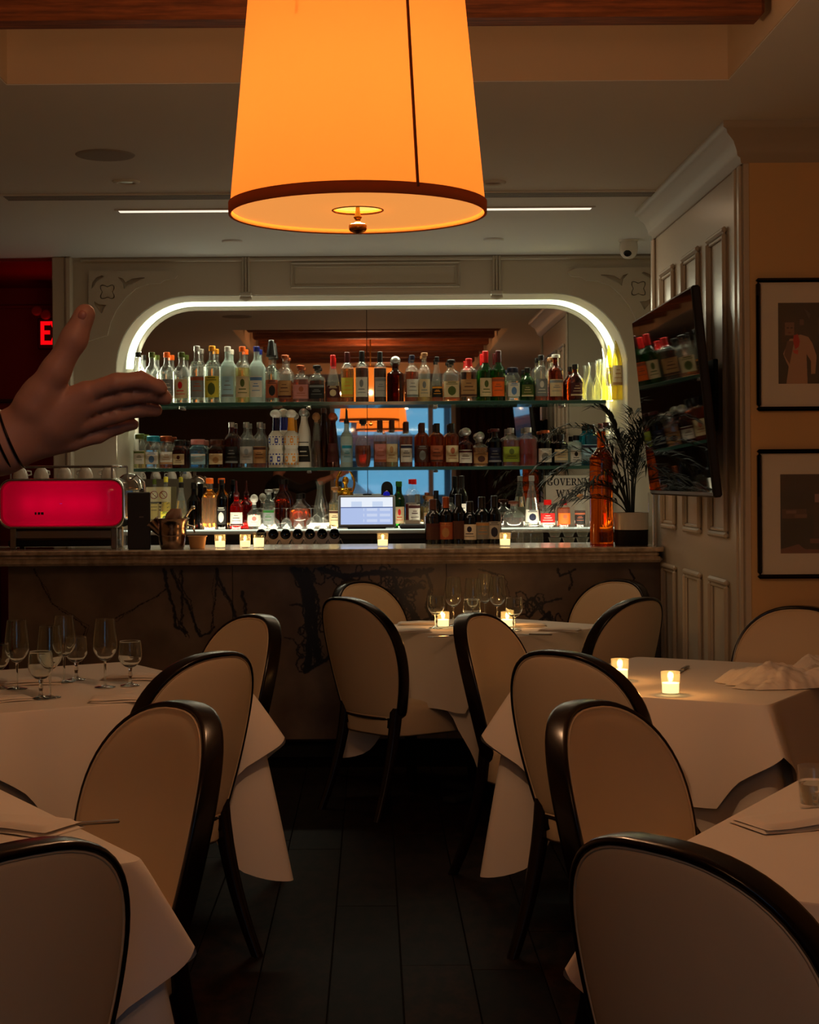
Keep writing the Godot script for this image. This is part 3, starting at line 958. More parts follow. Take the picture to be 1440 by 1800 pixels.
# ---------------------------------------------------------------- hanging lamps
func build_pendants():
	var p = thing("pendant_lamp", "large orange fabric drum lamp shade glowing over the dining room", "lamp", Vector3(-0.03, 2.035, -3.8))
	var b = MB.new()
	var r0 = 0.295
	var r1 = 0.243
	var hh = 0.56
	lathe_into(b, P2([r0, 0.0, r1, hh]), 64)
	part("shade", b.mesh(), M.shade, p)
	part("bottom_trim", lathe(P2([r0 - 0.004, -0.002, r0 + 0.002, -0.003, r0 + 0.0025, 0.023, r0 - 0.003, 0.025]), 64), M.shade_trim, p)
	part("top_trim", lathe(P2([r1 - 0.003, hh - 0.016, r1 + 0.003, hh - 0.016, r1 + 0.002, hh + 0.002, r1 - 0.004, hh + 0.002]), 64), M.shade_trim, p)
	var sm = MB.new()
	var a = 1.11
	tube_into(sm, [Vector3(cos(a) * (r0 + 0.001), 0.015, sin(a) * (r0 + 0.001)), Vector3(cos(a + 0.01) * (r1 + 0.001), hh - 0.01, sin(a + 0.01) * (r1 + 0.001))], 0.0034, 6)
	part("seam", sm.mesh(), M.shade_trim, p)
	b = MB.new()
	lathe_into(b, P2([0.058, 0.0082, r0 - 0.006, 0.0082]), 48)
	part("diffuser", b.mesh(), M.diffuser, p)
	b = MB.new()
	lathe_into(b, P2([0, 0.016, 0.0585, 0.016]), 32)
	part("diffuser_eye", b.mesh(), M.shade_glow, p)
	var ring = []
	for k in 40: ring.append(Vector3(cos(TAU * k / 40) * 0.058, 0.0082, sin(TAU * k / 40) * 0.058))
	part("eye_rim", tube(ring, 0.0022, 6, true), M.shade_trim, p)
	part("finial", lathe(curve2(P2([0, -0.046, 0.004, -0.046, 0.018, -0.040, 0.0205, -0.034, 0.0205, -0.026, 0.017, -0.024, 0.008, -0.022, 0.006, -0.014, 0.010, -0.008, 0.006, -0.002, 0.0045, 0.016]), 2), 24), M.brass, p)
	part("rod", tube([Vector3(0, 0.3, 0), Vector3(0, 3.14 - 2.035 - 0.03, 0)], 0.007, 10), M.brass, p)
	part("canopy", lathe(P2([0.065, 0, 0.06, 0.02, 0.0, 0.028]), 28), M.brass, p, Vector3(0, 3.14 - 2.035 - 0.03, 0))
	for k in 3: part("spider_arm", tube([Vector3(0, 0.40, 0), Vector3(cos(TAU * k / 3) * 0.252, 0.40, sin(TAU * k / 3) * 0.252)], 0.004, 6), M.brass, p)
	part("bulb", lathe(curve2(P2([0, -0.055, 0.02, -0.05, 0.032, -0.025, 0.028, 0.005, 0.015, 0.03, 0.013, 0.05])), 20), glow(Color(1.0, 0.72, 0.35), 1.0), p, Vector3(0, 0.265, 0))
	again(p, Vector3(0.12, 2.035, -0.55), 2.0, "second orange drum lamp near the street window, visible only in the mirror")
	for z in [-3.8, -0.55]:
		var x = -0.03 if z < -1 else 0.12
		add_omni("lamp_bulb_light", Vector3(x, 2.30, z), Color(1.0, 0.66, 0.36), 0.24, 0.03)
		add_area("lamp_up_light", Vector3(x, 2.61, z), Vector2(0.36, 0.36), Vector3.UP, Color(1.0, 0.80, 0.62), 0.36)
		for k in 6:
			var t = TAU * (k + 0.5) / 6.0
			var out = Vector3(cos(t), 0, sin(t))
			var l = SpotLight3D.new()
			l.name = "lamp_shade_light"
			l.position = Vector3(x, 2.315, z) + out * 0.32
			l.basis = Basis.looking_at(out, Vector3.UP)
			l.light_color = Color(1.0, 0.79, 0.59)
			l.light_energy = 0.20 if z < -1 else 0.095
			l.light_size = 0.01
			l.spot_angle = 86.0
			l.spot_angle_attenuation = 1.0
			l.spot_range = 12.0
			l.spot_attenuation = 2.0
			l.shadow_enabled = true
			add_child(l, true)
		var s = SpotLight3D.new()
		s.name = "lamp_down_light"
		s.position = Vector3(x, 2.02, z)
		s.rotation.x = -PI / 2
		s.light_color = Color(1.0, 0.765, 0.565)
		s.light_energy = 0.8 if z < -1 else 0.36
		s.light_size = 0.03
		s.spot_angle = 84.0
		s.spot_angle_attenuation = 0.6
		s.spot_range = 12.0
		s.spot_attenuation = 2.0
		s.shadow_enabled = true
		add_child(s, true)

# ---------------------------------------------------------------- tables
func cloth_mesh(wx, wz, side, corner, flare, poke, amp, seed_, reach = 0.30):
	# a square cloth lying on a table top of wx by wz, hanging side at the edges and corner at the points
	var hx = wx / 2
	var hz = wz / 2
	var ring = []
	var cor = 0.03
	var per = [Vector2(hx, -hz), Vector2(hx, hz), Vector2(-hx, hz), Vector2(-hx, -hz)]
	var n = 36
	for e in 4:
		var a = per[e]
		var c = per[(e + 1) % 4]
		for k in n:
			var t = float(k) / n
			t = t - sin(TAU * t) / TAU * 0.75          # closer together near the corners
			ring.append([a.lerp(c, t), e, t, a.distance_to(c)])
	var nz = FastNoiseLite.new()
	nz.seed = seed_
	nz.frequency = 1.4
	var rows = []
	var depth = 11
	for i in depth:
		rows.append(PackedVector3Array())
	for q in ring:
		var p = q[0]
		var len_ = q[3]
		var d0 = q[2] * len_
		var d1 = (1.0 - q[2]) * len_
		var near = min(d0, d1)
		var outs = [Vector2(1, 0), Vector2(0, 1), Vector2(-1, 0), Vector2(0, -1)]
		var o = outs[q[1]]
		var prev = outs[(q[1] + 3) % 4]
		var nxt = outs[(q[1] + 1) % 4]
		var w = clampf(1.0 - near / 0.075, 0.0, 1.0)
		var dir = (o + (prev if d0 < d1 else nxt) * w * (1.0 if near < 0.075 else 0.0)).normalized()
		var pt = clampf(1.0 - near / reach, 0.0, 1.0)
		pt = pow(sin(pt * PI / 2), 1.4) if corner > side else pow(pt, 0.9)
		var ridge = exp(-pow(near / 0.05, 2))
		var fold = exp(-pow((near - 0.11) / 0.05, 2))
		var drop = lerpf(side, corner, pt) + nz.get_noise_2d(p.x, p.y) * side * 0.05
		# round the table's corner a little
		var inset = p
		var rr = p - Vector2(signf(p.x) * (hx - cor), signf(p.y) * (hz - cor))
		if absf(p.x) > hx - cor and absf(p.y) > hz - cor: inset = Vector2(signf(p.x) * (hx - cor), signf(p.y) * (hz - cor)) + rr.normalized() * min(rr.length(), cor)
		var ph = nz.get_noise_2d(p.x * 3.0 + 20.0, p.y * 3.0)
		for i in depth:
			var y = 0.0
			var m = inset
			if i == 1: m = inset + dir * 0.003
			if i >= 1:
				var t = float(i - 1) / (depth - 2)
				y = -0.004 - drop * t
				var out = 0.004 + flare * t + poke * ridge * pow(t, 0.8) - poke * 0.35 * fold * t + amp * ph * t
				m = inset + dir * out
			rows[i].append(Vector3(m.x, y, m.y))
	var b = MB.new()
	b.grid(rows, true, true)
	# the top
	var top = []
	for s in [0.0, 0.35, 0.7, 0.9, 1.0]:
		var row = PackedVector3Array()
		for q in rows[0]: row.append(Vector3(q.x * s, 0.0 + nz.get_noise_2d(q.x * s * 2.0 + 5.0, q.z * s * 2.0) * 0.0012 * (1.0 - s), q.z * s))
		top.append(row)
	b.grid(top, true, true)
	return b.mesh()

func build_tables():
	# position, turn, size
	var a = deg_to_rad(31.0)
	var list = [
		[Vector3(1.06, 0, -5.46), -a, 0.82, 1.05, "right-hand middle table", "table under the white cloth with the crumpled napkin"],
		[Vector3(1.03, 0, -2.97), -a, 0.82, 1.05, "right-hand nearest table", "table under the white cloth at the bottom right corner"],
		[Vector3(-1.0, 0, -5.40), a, 0.82, 1.05, "left-hand middle table", "table under the white cloth with eight glasses at left"],
		[Vector3(-1.03, 0, -3.12), a, 0.82, 1.05, "left-hand nearest table", "table under the white cloth at the bottom left corner"],
		[Vector3(0.517, 0, -7.42), PI / 4, 0.80, 0.80, "table by the bar", "square table under the white cloth right in front of the marble bar"]]
	var says = [
		["long white linen undercloth hanging off the table with the crumpled napkin", "short white linen topper on the table with the crumpled napkin and two candles"],
		["long white linen undercloth hanging off the table at bottom right", "short white linen topper on the table at bottom right under the folded napkin"],
		["long white linen undercloth hanging off the left table with wine glasses", "short white linen topper under the eight glasses on the left table"],
		["long white linen undercloth hanging off the table at bottom left", "short white linen topper on the table at bottom left with a pointed corner"],
		["long white linen undercloth on the table nearest the bar", "short white linen topper on the table nearest the bar, under two candles"]]
	for i in list.size():
		var t = list[i]
		var tb = thing("dining_table", t[5], "table", t[0], t[1], "cloth covered dining tables")
		part("tabletop", box(Vector3(t[2] - 0.006, 0.03, t[3] - 0.006), 0.006), M.mahogany, tb, Vector3(0, TABLE - 0.022, 0))
		part("pedestal", lathe(curve2(P2([0.05, 0.03, 0.045, 0.1, 0.035, 0.2, 0.035, 0.55, 0.06, 0.70, 0.06, 0.72]), 3), 16), M.matte_black, tb)
		part("foot", box(Vector3(0.56, 0.03, 0.07), 0.01), M.matte_black, tb, Vector3(0, 0.017, 0))
		part("foot", box(Vector3(0.07, 0.03, 0.56), 0.01), M.matte_black, tb, Vector3(0, 0.017, 0))
		var under = part("tablecloth", cloth_mesh(t[2], t[3], 0.29, 0.575, 0.05, 0.075, 0.022, 40 + i, 0.26), M.linen, self, t[0] + Vector3(0, TABLE - 0.004, 0))
		under.rotation.y = t[1]
		tag(under, says[i][0], "tablecloth", "long white undercloths")
		var over = part("table_topper", cloth_mesh(t[2] + 0.010, t[3] + 0.010, 0.305, 0.135, 0.065, 0.035, 0.016, 60 + i, 0.13), M.linen, self, t[0] + Vector3(0, TABLE, 0))
		over.rotation.y = t[1]
		tag(over, says[i][1], "tablecloth", "short white table toppers")

# ---------------------------------------------------------------- chairs
func back_line():
	var o = PackedVector2Array()
	var right = []
	for k in 5: right.append(Vector2(0.148 + 0.035 * sin(PI / 2 * k / 4.0), 0.41 + 0.03 * (1.0 - cos(PI / 2 * k / 4.0))))
	for k in range(1, 11):
		var t = k / 10.0
		right.append(Vector2(0.183 + 0.046 * sin(t * PI / 2), lerpf(0.44, 0.685, t)))
	for k in range(1, 15):
		var a = PI / 2 * k / 14.0
		right.append(Vector2(0.229 * pow(cos(a), 0.80) if k < 14 else 0.0, 0.685 + 0.235 * pow(sin(a), 0.88)))
	for k in range(-2, 3): o.append(Vector2(0.05 * k, 0.41))
	o.append_array(PackedVector2Array(right))
	for k in range(right.size() - 2, -1, -1): o.append(Vector2(-right[k].x, right[k].y))
	return o

func back_at(u, w, off):
	var rake = 0.18 + 0.22 * (w - 0.345) + 0.06 * pow(maxf(w - 0.345, 0.0), 2)
	return Vector3(u, w, rake - 1.05 * u * u + off)

func pad_mesh(line, front):
	var b = MB.new()
	var mid = Vector2(0, 0.66)
	var rows = []
	var ks = [1.0, 0.985, 0.96, 0.92, 0.8, 0.55, 0.3, 0.0005]
	var dome = [0.004, 0.011, 0.016, 0.020, 0.026, 0.032, 0.034, 0.035] if front else [0.004, 0.009, 0.012, 0.014, 0.016, 0.018, 0.019, 0.019]
	for i in ks.size():
		var row = PackedVector3Array()
		for q in line:
			var r = mid + (q - mid) * ks[i]
			row.append(back_at(r.x, r.y, -0.012 - dome[i] if front else 0.012 + dome[i]))
		rows.append(row)
	b.grid(rows, true, front)
	return b.mesh()

func make_chair(label):
	var c = thing("dining_chair", label, "chair", Vector3.ZERO, 0.0, "balloon back dining chairs")
	var line = back_line()
	var path = []
	var outs = []
	var ups = []
	var k = line.size()
	for i in k:
		var t = (line[(i + 1) % k] - line[(i - 1 + k) % k]).normalized()
		path.append(back_at(line[i].x, line[i].y, 0.0))
		outs.append(Vector3(t.y, -t.x, 0))
		ups.append(Vector3(0, 0, 1))
	path.append(path[0])
	outs.append(outs[0])
	ups.append(ups[0])
	var b = MB.new()
	sweep_into(b, path, outs, ups, P2([-0.005, -0.026, 0.002, -0.028, 0.006, -0.026, 0.008, -0.018, 0.0085, 0.0, 0.008, 0.018, 0.006, 0.026, 0.002, 0.028, -0.005, 0.026, -0.005, 0.0, -0.005, -0.026]))
	part("back_frame", b.mesh(), M.mahogany, c)
	var bp = part("backrest", pad_mesh(line, true), M.leather, c)
	part("back_panel", pad_mesh(line, false), M.leather, c)
	for f in [-1, 1]:
		var pip = []
		for q in line:
			var r = Vector2(0, 0.66) + (q - Vector2(0, 0.66)) * 0.972
			pip.append(back_at(r.x, r.y, f * (0.027 if f < 0 else 0.022)))
		part("piping", tube(pip, 0.0035, 6, true), M.leather, bp)
	# seat: rounded trapezoid with soft top and faintly gathered sides
	var rows = []
	var lv = [[0.335, 0.0, 0.6], [0.335, 0.965, 1.0], [0.345, 0.985, 1.0], [0.39, 1.0, 1.0], [0.435, 1.0, 0.6], [0.455, 0.985, 0.0], [0.47, 0.93, 0.0], [0.478, 0.75, 0.0], [0.482, 0.4, 0.0], [0.483, 0.0005, 0.0]]
	for l in lv:
		var row = PackedVector3Array()
		for j in 72:
			var a = TAU * j / 72.0
			var f = pow(pow(absf(cos(a)), 5) + pow(absf(sin(a)), 5), -0.2)
			var z = sin(a) * f
			var hx = lerpf(0.245, 0.19, (z + 1.0) / 2)
			var pl = 0.0022 * sin(j * 2.9) * l[2]
			row.append(Vector3(cos(a) * f * (hx + pl) * l[1], l[0], -0.035 + z * (0.245 + pl) * l[1]))
		rows.append(row)
	b = MB.new()
	b.grid(rows, true, true)
	part("seat", b.mesh(), M.leather, c)
	part("seat_rail", box(Vector3(0.35, 0.045, 0.034), 0.008, Vector3(0, 0.388, 0.185)), M.mahogany, c)
	for s in [-1.0, 1.0]:
		for rear in [true, false]:
			b = MB.new()
			var ks = []
			for i in 8:
				var t = i / 7.0
				var y = lerpf(0.46 if rear else 0.335, 0.0, t)
				var hw = lerpf(0.024, 0.016, t)
				var z = (0.178 + 0.05 * t + 0.08 * t * t) if rear else (-0.235 - 0.012 * t)
				var x = s * ((0.165 + 0.02 * t * t) if rear else (0.205 + 0.004 * t))
				var row = PackedVector3Array()
				for q in [[1, 0.6], [0.6, 1], [-0.6, 1], [-1, 0.6], [-1, -0.6], [-0.6, -1], [0.6, -1], [1, -0.6]]:
					row.append(Vector3(x + q[0] * hw, y, z + q[1] * hw))
				ks.append(row)
			b.grid(ks, true, false)
			for j in 8: b.facing(ks[7][j], ks[7][(j + 1) % 8], Vector3(ks[7].slice(0, 1)[0].x, 0, (ks[7][0].z + ks[7][4].z) / 2), Vector3.DOWN)
			part("leg", b.mesh(), M.mahogany, c)
	return c

func build_chairs():
	# where the top of the back stands (x, depth), and which way the chair faces (x, away)
	var s = sin(deg_to_rad(31.0))
	var k = cos(deg_to_rad(31.0))
	var d = sqrt(0.5)
	var list = [
		[0.385, 2.26, 0.766, 0.643, "cream dining chair at bottom right seen from behind, nearest of all on the right side"],
		[-0.48, 2.26, -0.70, 0.714, "dark brown looking dining chair cut off by the bottom left corner, seen from behind"],
		[0.46, 3.67, 0.766, -0.643, "cream dining chair facing right with its shiny dark rim, in front of the candle table"],
		[-0.42, 3.70, -0.766, -0.643, "bright cream dining chair facing left, tucked at the bottom left table"],
		[0.53, 4.76, 0.68, 0.733, "cream dining chair seen from behind, pushed against the candle table's pointed near corner"],
		[-0.455, 4.78, -0.78, 0.626, "shadowed brown dining chair seen from behind at the left table with glasses"],
		[0.36, 6.12, k, -s, "narrow looking cream dining chair turned sideways between the bar table and candle table"],
		[-0.42, 6.12, -0.80, -0.60, "cream dining chair standing behind the shadowed one, close to the marble bar's left veins"],
		[-0.125, 7.0, 0.76, 0.65, "dining chair with its whole back and seat side showing, left of the bar table"],
		[1.12, 6.86, -d, d, "dark looking dining chair seen from behind at the right of the table by the bar"],
		[-0.09, 8.13, d, -d, "cream dining chair against the marble bar front, left behind the bar table"],
		[1.225, 8.12, -d, -d, "two-tone lit dining chair against the marble bar front near the panelled wall"],
		[1.65, 6.36, -s, -k, "cream dining chair with its back against the ochre wall under the framed pictures"]]
	var first = null
	for e in list:
		var f = Vector3(e[2], 0, -e[3])
		var p = Vector3(e[0], 0, -e[1]) + f * 0.327
		var turn = atan2(-f.x, -f.z)
		if first == null:
			first = make_chair(e[4])
			first.position = p
			first.rotation.y = turn
		else: again(first, p, turn, e[4], "balloon back dining chairs")

# ---------------------------------------------------------------- bottles
const FORMS = {
	"vodka": [0, 0, 0.9, 0, 1, 0.012, 1, 0.03, 1, 0.58, 0.97, 0.625, 0.78, 0.69, 0.5, 0.735, 0.40, 0.78, 0.38, 0.80, 0.38, 0.96],
	"whisky": [0, 0, 0.93, 0, 1, 0.015, 1, 0.04, 1, 0.60, 0.96, 0.655, 0.74, 0.71, 0.46, 0.745, 0.38, 0.79, 0.35, 0.83, 0.37, 0.93],
	"square": [0, 0, 0.95, 0, 1, 0.02, 1, 0.06, 1, 0.60, 0.95, 0.66, 0.6, 0.705, 0.40, 0.74, 0.36, 0.79, 0.36, 0.88],
	"wine": [0, 0, 0.93, 0, 1, 0.012, 1, 0.04, 1, 0.56, 0.95, 0.62, 0.70, 0.69, 0.46, 0.745, 0.40, 0.80, 0.385, 0.85, 0.385, 0.98],
	"jar": [0, 0, 0.9, 0, 1, 0.03, 1, 0.08, 1, 0.52, 0.93, 0.62, 0.72, 0.70, 0.66, 0.74, 0.66, 0.82],
	"cone": [0, 0, 0.93, 0, 1, 0.015, 1, 0.05, 0.97, 0.22, 0.82, 0.44, 0.55, 0.64, 0.36, 0.76, 0.31, 0.84, 0.31, 0.96],
	"slim": [0, 0, 0.93, 0, 1, 0.01, 1, 0.04, 0.96, 0.40, 0.78, 0.58, 0.55, 0.72, 0.46, 0.82, 0.44, 0.97],
	"taper": [0, 0, 0.93, 0, 1, 0.01, 1, 0.03, 0.86, 0.3, 0.62, 0.6, 0.42, 0.80, 0.36, 0.86, 0.40, 0.90],
	"squat": [0, 0, 0.8, 0, 0.95, 0.03, 1, 0.1, 1, 0.42, 0.86, 0.55, 0.55, 0.64, 0.34, 0.70, 0.30, 0.78, 0.32, 0.88],
	"pear": [0, 0, 0.8, 0, 0.97, 0.04, 1, 0.14, 0.92, 0.36, 0.66, 0.56, 0.44, 0.72, 0.38, 0.84, 0.44, 0.92, 0.54, 0.99],
	"flask": [0, 0, 0.6, 0, 0.82, 0.04, 1, 0.22, 1, 0.42, 0.84, 0.58, 0.46, 0.69, 0.30, 0.76, 0.28, 0.86, 0.30, 0.95],
	"ceramic": [0, 0, 0.9, 0, 0.98, 0.02, 1, 0.06, 0.98, 0.27, 0.88, 0.34, 0.88, 0.36, 0.98, 0.42, 1.0, 0.54, 0.93, 0.60, 0.66, 0.655, 0.52, 0.69, 0.44, 0.84, 0.42, 0.93],
	"totem": [0, 0, 0.9, 0, 1, 0.02, 1, 0.08, 0.92, 0.26, 0.80, 0.32, 0.72, 0.40, 0.72, 0.55, 0.60, 0.70, 0.42, 0.80, 0.34, 0.86, 0.34, 0.92],
	"magnum": [0, 0, 0.92, 0, 1, 0.01, 1, 0.03, 1, 0.70, 0.97, 0.74, 0.75, 0.79, 0.45, 0.83, 0.36, 0.87, 0.36, 0.98],
	"gin": [0, 0, 0.9, 0, 1, 0.015, 1, 0.05, 1, 0.56, 0.98, 0.60, 0.80, 0.66, 0.52, 0.70, 0.44, 0.74, 0.42, 0.86],
}
const SIDES = {"square": 5.0, "jar": 3.2}
const FLAT = {"flask": 0.6}

const TONES = {
	"amber": Color(0.80, 0.36, 0.09), "dark": Color(0.42, 0.12, 0.035), "red": Color(0.85, 0.05, 0.04), "gold": Color(0.93, 0.62, 0.18), "pale": Color(0.95, 0.88, 0.6),
	"yellow": Color(0.95, 0.84, 0.10), "orange": Color(1.0, 0.42, 0.05), "water": Color(0.96, 0.99, 0.97), "green": Color(0.12, 0.42, 0.12), "olive": Color(0.30, 0.36, 0.10),
	"black": Color(0.03, 0.025, 0.022), "brown": Color(0.28, 0.12, 0.05), "teal": Color(0.08, 0.55, 0.66), "pink": Color(0.9, 0.55, 0.5), "ice": Color(0.62, 0.78, 0.84),
	"white": Color(0.88, 0.87, 0.82), "cream": Color(0.85, 0.77, 0.60), "tan": Color(0.70, 0.52, 0.32), "blue": Color(0.10, 0.17, 0.55), "sky": Color(0.35, 0.52, 0.72), "grey": Color(0.5, 0.52, 0.52),
	"silver": Color(0.7, 0.7, 0.68), "cork": Color(0.62, 0.42, 0.24), "copper": Color(0.66, 0.34, 0.2), "lemon": Color(0.86, 0.80, 0.25), "maroon": Color(0.28, 0.05, 0.05), "navy": Color(0.04, 0.06, 0.2), "rose": Color(0.78, 0.5, 0.47), "lime": Color(0.55, 0.62, 0.16)}

func tone(kind, c):
	var key = kind + c
	if M.has(key): return M[key]
	var col = TONES[c]
	match kind:
		"liq": M[key] = liquid_mat(col, 0.0, 0.034, 0.0 if c == "water" else 0.13)
		"gls": M[key] = liquid_mat(col, 0.02, 0.05, 0.10)
		"cap": M[key] = mat(col, 0.35, 0.75 if c in ["silver", "gold", "copper"] else 0.0)
		"lab": M[key] = mat(col, 0.65)
		"cer": M[key] = mat(col, 0.22)
	return M[key]

func profile_of(form, r, h, upto = 1.0, k = 1.0):
	var f = FORMS[form]
	var o = PackedVector2Array()
	for i in range(0, f.size(), 2): o.append(Vector2(f[i] * r * k, f[i + 1] * h))
	var c = curve2(o, 3)
	if upto >= 1.0: return c
	var out = PackedVector2Array()
	for i in c.size():
		if c[i].y > h * upto:
			var a = c[i - 1]
			var t = (h * upto - a.y) / maxf(c[i].y - a.y, 0.0001)
			var e = a.lerp(c[i], t)
			out.append(e)
			out.append(e)
			out.append(Vector2(0, e.y))
			break
		out.append(c[i])
	return out

func radius_at(prof, y):
	for i in prof.size() - 1:
		if prof[i].y <= y and prof[i + 1].y >= y and prof[i + 1].y > prof[i].y:
			return lerpf(prof[i].x, prof[i + 1].x, (y - prof[i].y) / (prof[i + 1].y - prof[i].y))
	return prof[prof.size() - 1].x

func patch_on(prof, y0, y1, half, off, power, squash, steps = 4):   # a patch that follows the bottle's front
	var b = MB.new()
	var p = PackedVector2Array()
	for i in steps + 1:
		var y = lerpf(y0, y1, float(i) / steps)
		p.append(Vector2(radius_at(prof, y) + off, y))
	lathe_into(b, p, 14, power, squash, PI / 2 - half, PI / 2 + half)
	return b.mesh()

func patch_round(prof, y, ry, half, off, power, squash):
	var b = MB.new()
	var rows = []
	for i in 9:
		var t = -1.0 + i / 4.0
		var w = half * sqrt(maxf(1.0 - t * t, 0.0001))
		var row = PackedVector3Array()
		for j in 7:
			var a = PI / 2 - w + 2.0 * w * j / 6.0
			var f = 1.0 if power < 2.01 else pow(pow(absf(cos(a)), power) + pow(absf(sin(a)), power), -1.0 / power)
			var r = (radius_at(prof, y + t * ry) + off) * f
			row.append(Vector3(cos(a) * r, y + t * ry, sin(a) * r * squash))
		rows.append(row)
	b.grid(rows, false, true)
	return b.mesh()

func make_bottle(form, r, h, glass, liquid, level, cap, label, accent, seed_ = 0):
	var o = Node3D.new()
	var power = SIDES.get(form, 2.0)
	var squash = FLAT.get(form, 1.0)
	var prof = profile_of(form, r, h)
	var seg = 24
	if glass in ["clear", "thick", "frost"]:
		var shell = PackedVector2Array(prof)
		part("glass", lathe(shell, seg, power, squash), M.clear if glass == "clear" else (M.clear_thick if glass == "thick" else M.frost), o)
		if liquid: part("liquid", lathe(profile_of(form, r, h, level, 0.95), seg, power, squash), tone("liq", liquid), o, Vector3(0, 0.004, 0))
	elif glass == "ceramic": part("body", lathe(prof, seg, power, squash), tone("cer", liquid), o)
	else: part("glass", lathe(profile_of(form, r, h, 0.985), seg, power, squash), tone("gls", glass), o)
	var top = FORMS[form]
	var ny = top[top.size() - 1] * h
	var nr = top[top.size() - 2] * r
	if cap:
		var bits = cap.split(":")
		var cr = nr * 1.12 + 0.0008
		var style = bits[0]
		var cm = tone("cap", bits[1])
		var cp
		match style:
			"cap": cp = P2([0, -0.025, cr, -0.025, cr, -0.025, cr, 0.004, cr * 0.9, 0.007, 0, 0.008])
			"long": cp = P2([nr * 1.06, -0.22 * h, cr, -0.215 * h, cr, 0.0, cr, 0.0, cr * 0.92, 0.004, 0, 0.005])
			"cork": cp = P2([0, -0.012, nr * 0.9, -0.012, nr * 0.9, 0.0, nr * 1.5, 0.0, nr * 1.5, 0.0, nr * 1.55, 0.004, nr * 1.55, 0.016, nr * 1.4, 0.02, 0, 0.021])
			"ball": cp = curve2(P2([0, -0.012, nr * 0.85, -0.012, nr * 0.9, 0.0, nr * 1.5, 0.008, nr * 1.8, 0.024, nr * 1.3, 0.042, nr * 0.4, 0.05, 0, 0.05]), 3)
			"lid": cp = P2([0, -0.014, nr * 1.15, -0.014, nr * 1.15, -0.014, nr * 1.22, -0.010, nr * 1.22, 0.014, nr * 1.22, 0.014, nr * 1.1, 0.020, 0, 0.021])
			"pour": cp = P2([0, -0.02, nr * 1.05, -0.02, nr * 1.1, 0.0, nr * 0.5, 0.01, nr * 0.36, 0.05, nr * 0.3, 0.075, 0, 0.076])
			"wax": cp = curve2(P2([nr * 1.5, -0.17 * h, nr * 1.25, -0.13 * h, nr * 1.12, -0.05 * h, cr, -0.004, cr * 1.05, 0.0, cr * 0.9, 0.006, 0, 0.007]), 3)
			"cup": cp = P2([0, -0.012, nr * 1.1, -0.012, nr * 2.05, -0.010, nr * 2.0, 0.0, nr * 1.15, 0.085, nr * 1.1, 0.095, 0, 0.098])
		part("cap" if style in ["cap", "lid", "long", "wax", "cup"] else "stopper", lathe(cp, 20), cm, o, Vector3(0, ny, 0))
	if label:
		var lo = 0.10
		var hi = 0.46
		var half = 1.05
		var ring = false
		match form:
			"jar": 
				lo = 0.12
				hi = 0.46
				half = 0.75
			"cone": hi = 0.34
			"squat": 
				lo = 0.12
				hi = 0.44
				half = 0.75
			"flask": hi = 0.5
			"slim":
				lo = 0.22
				hi = 0.5
			"ceramic": ring = true
		if glass == "frost": half = 0.9
		if ring:
			# glazed bands and figures on the white ceramic
			for g in [[0.05, 0.09], [0.235, 0.26], [0.42, 0.44], [0.56, 0.58]]:
				part("painted_band", patch_on(prof, g[0] * h, g[1] * h, PI, 0.0006, 2.0, 1.0, 2), tone("lab", label), o)
			for k in 6:
				for yy in [[0.11, 0.21], [0.455, 0.545]]:
					var p = part("painted_motif", patch_on(prof, yy[0] * h, yy[1] * h, 0.22, 0.0007, 2.0, 1.0, 2), tone("lab", label), o)
					p.rotation.y = TAU * k / 6 + (0.3 if yy[0] < 0.2 else 0.0)
					part("painted_eye", patch_on(prof, lerpf(yy[0], yy[1], 0.3) * h, lerpf(yy[0], yy[1], 0.7) * h, 0.1, 0.0013, 2.0, 1.0, 2), tone("cer", "white"), p)
			part("neck_band", patch_on(prof, 0.685 * h, 0.925 * h, PI, 0.0008, 2.0, 1.0, 3), tone("cer", accent), o)
		else:
			var lb = part("label", patch_on(prof, lo * h, hi * h, half, 0.0008, power, squash), tone("lab", label), o)
			if accent:
					# print: a round emblem, a band, or lines of small type
				var v = seed_ % 4
				var pm = tone("lab", accent)
				if v == 0 or v == 2: part("label_print", patch_round(prof, lerpf(lo, hi, [0.68, 0, 0.40][v]) * h, (hi - lo) * h * [0.2, 0, 0.3][v], half * [0.28, 0, 0.45][v], 0.0014, power, squash), pm, lb)
				if v == 1: part("label_print", patch_on(prof, lerpf(lo, hi, 0.8) * h, lerpf(lo, hi, 0.96) * h, half, 0.0014, power, squash, 1), pm, lb)
				if v == 3: part("label_print", patch_on(prof, lerpf(lo, hi, 0.02) * h, lerpf(lo, hi, 0.14) * h, half, 0.0014, power, squash, 1), pm, lb)
				var ls = [[0.2, 0.36], [0.3, 0.5, 0.62], [0.8, 0.9], [0.35, 0.55, 0.75]][v]
				for k in ls.size(): part("label_print", patch_on(prof, lerpf(lo, hi, ls[k]) * h, (lerpf(lo, hi, ls[k]) + 0.012 + 0.006 * (k % 2)) * h, half * (0.62 - 0.16 * k), 0.0014, power, squash, 1), pm, lb)
	return o

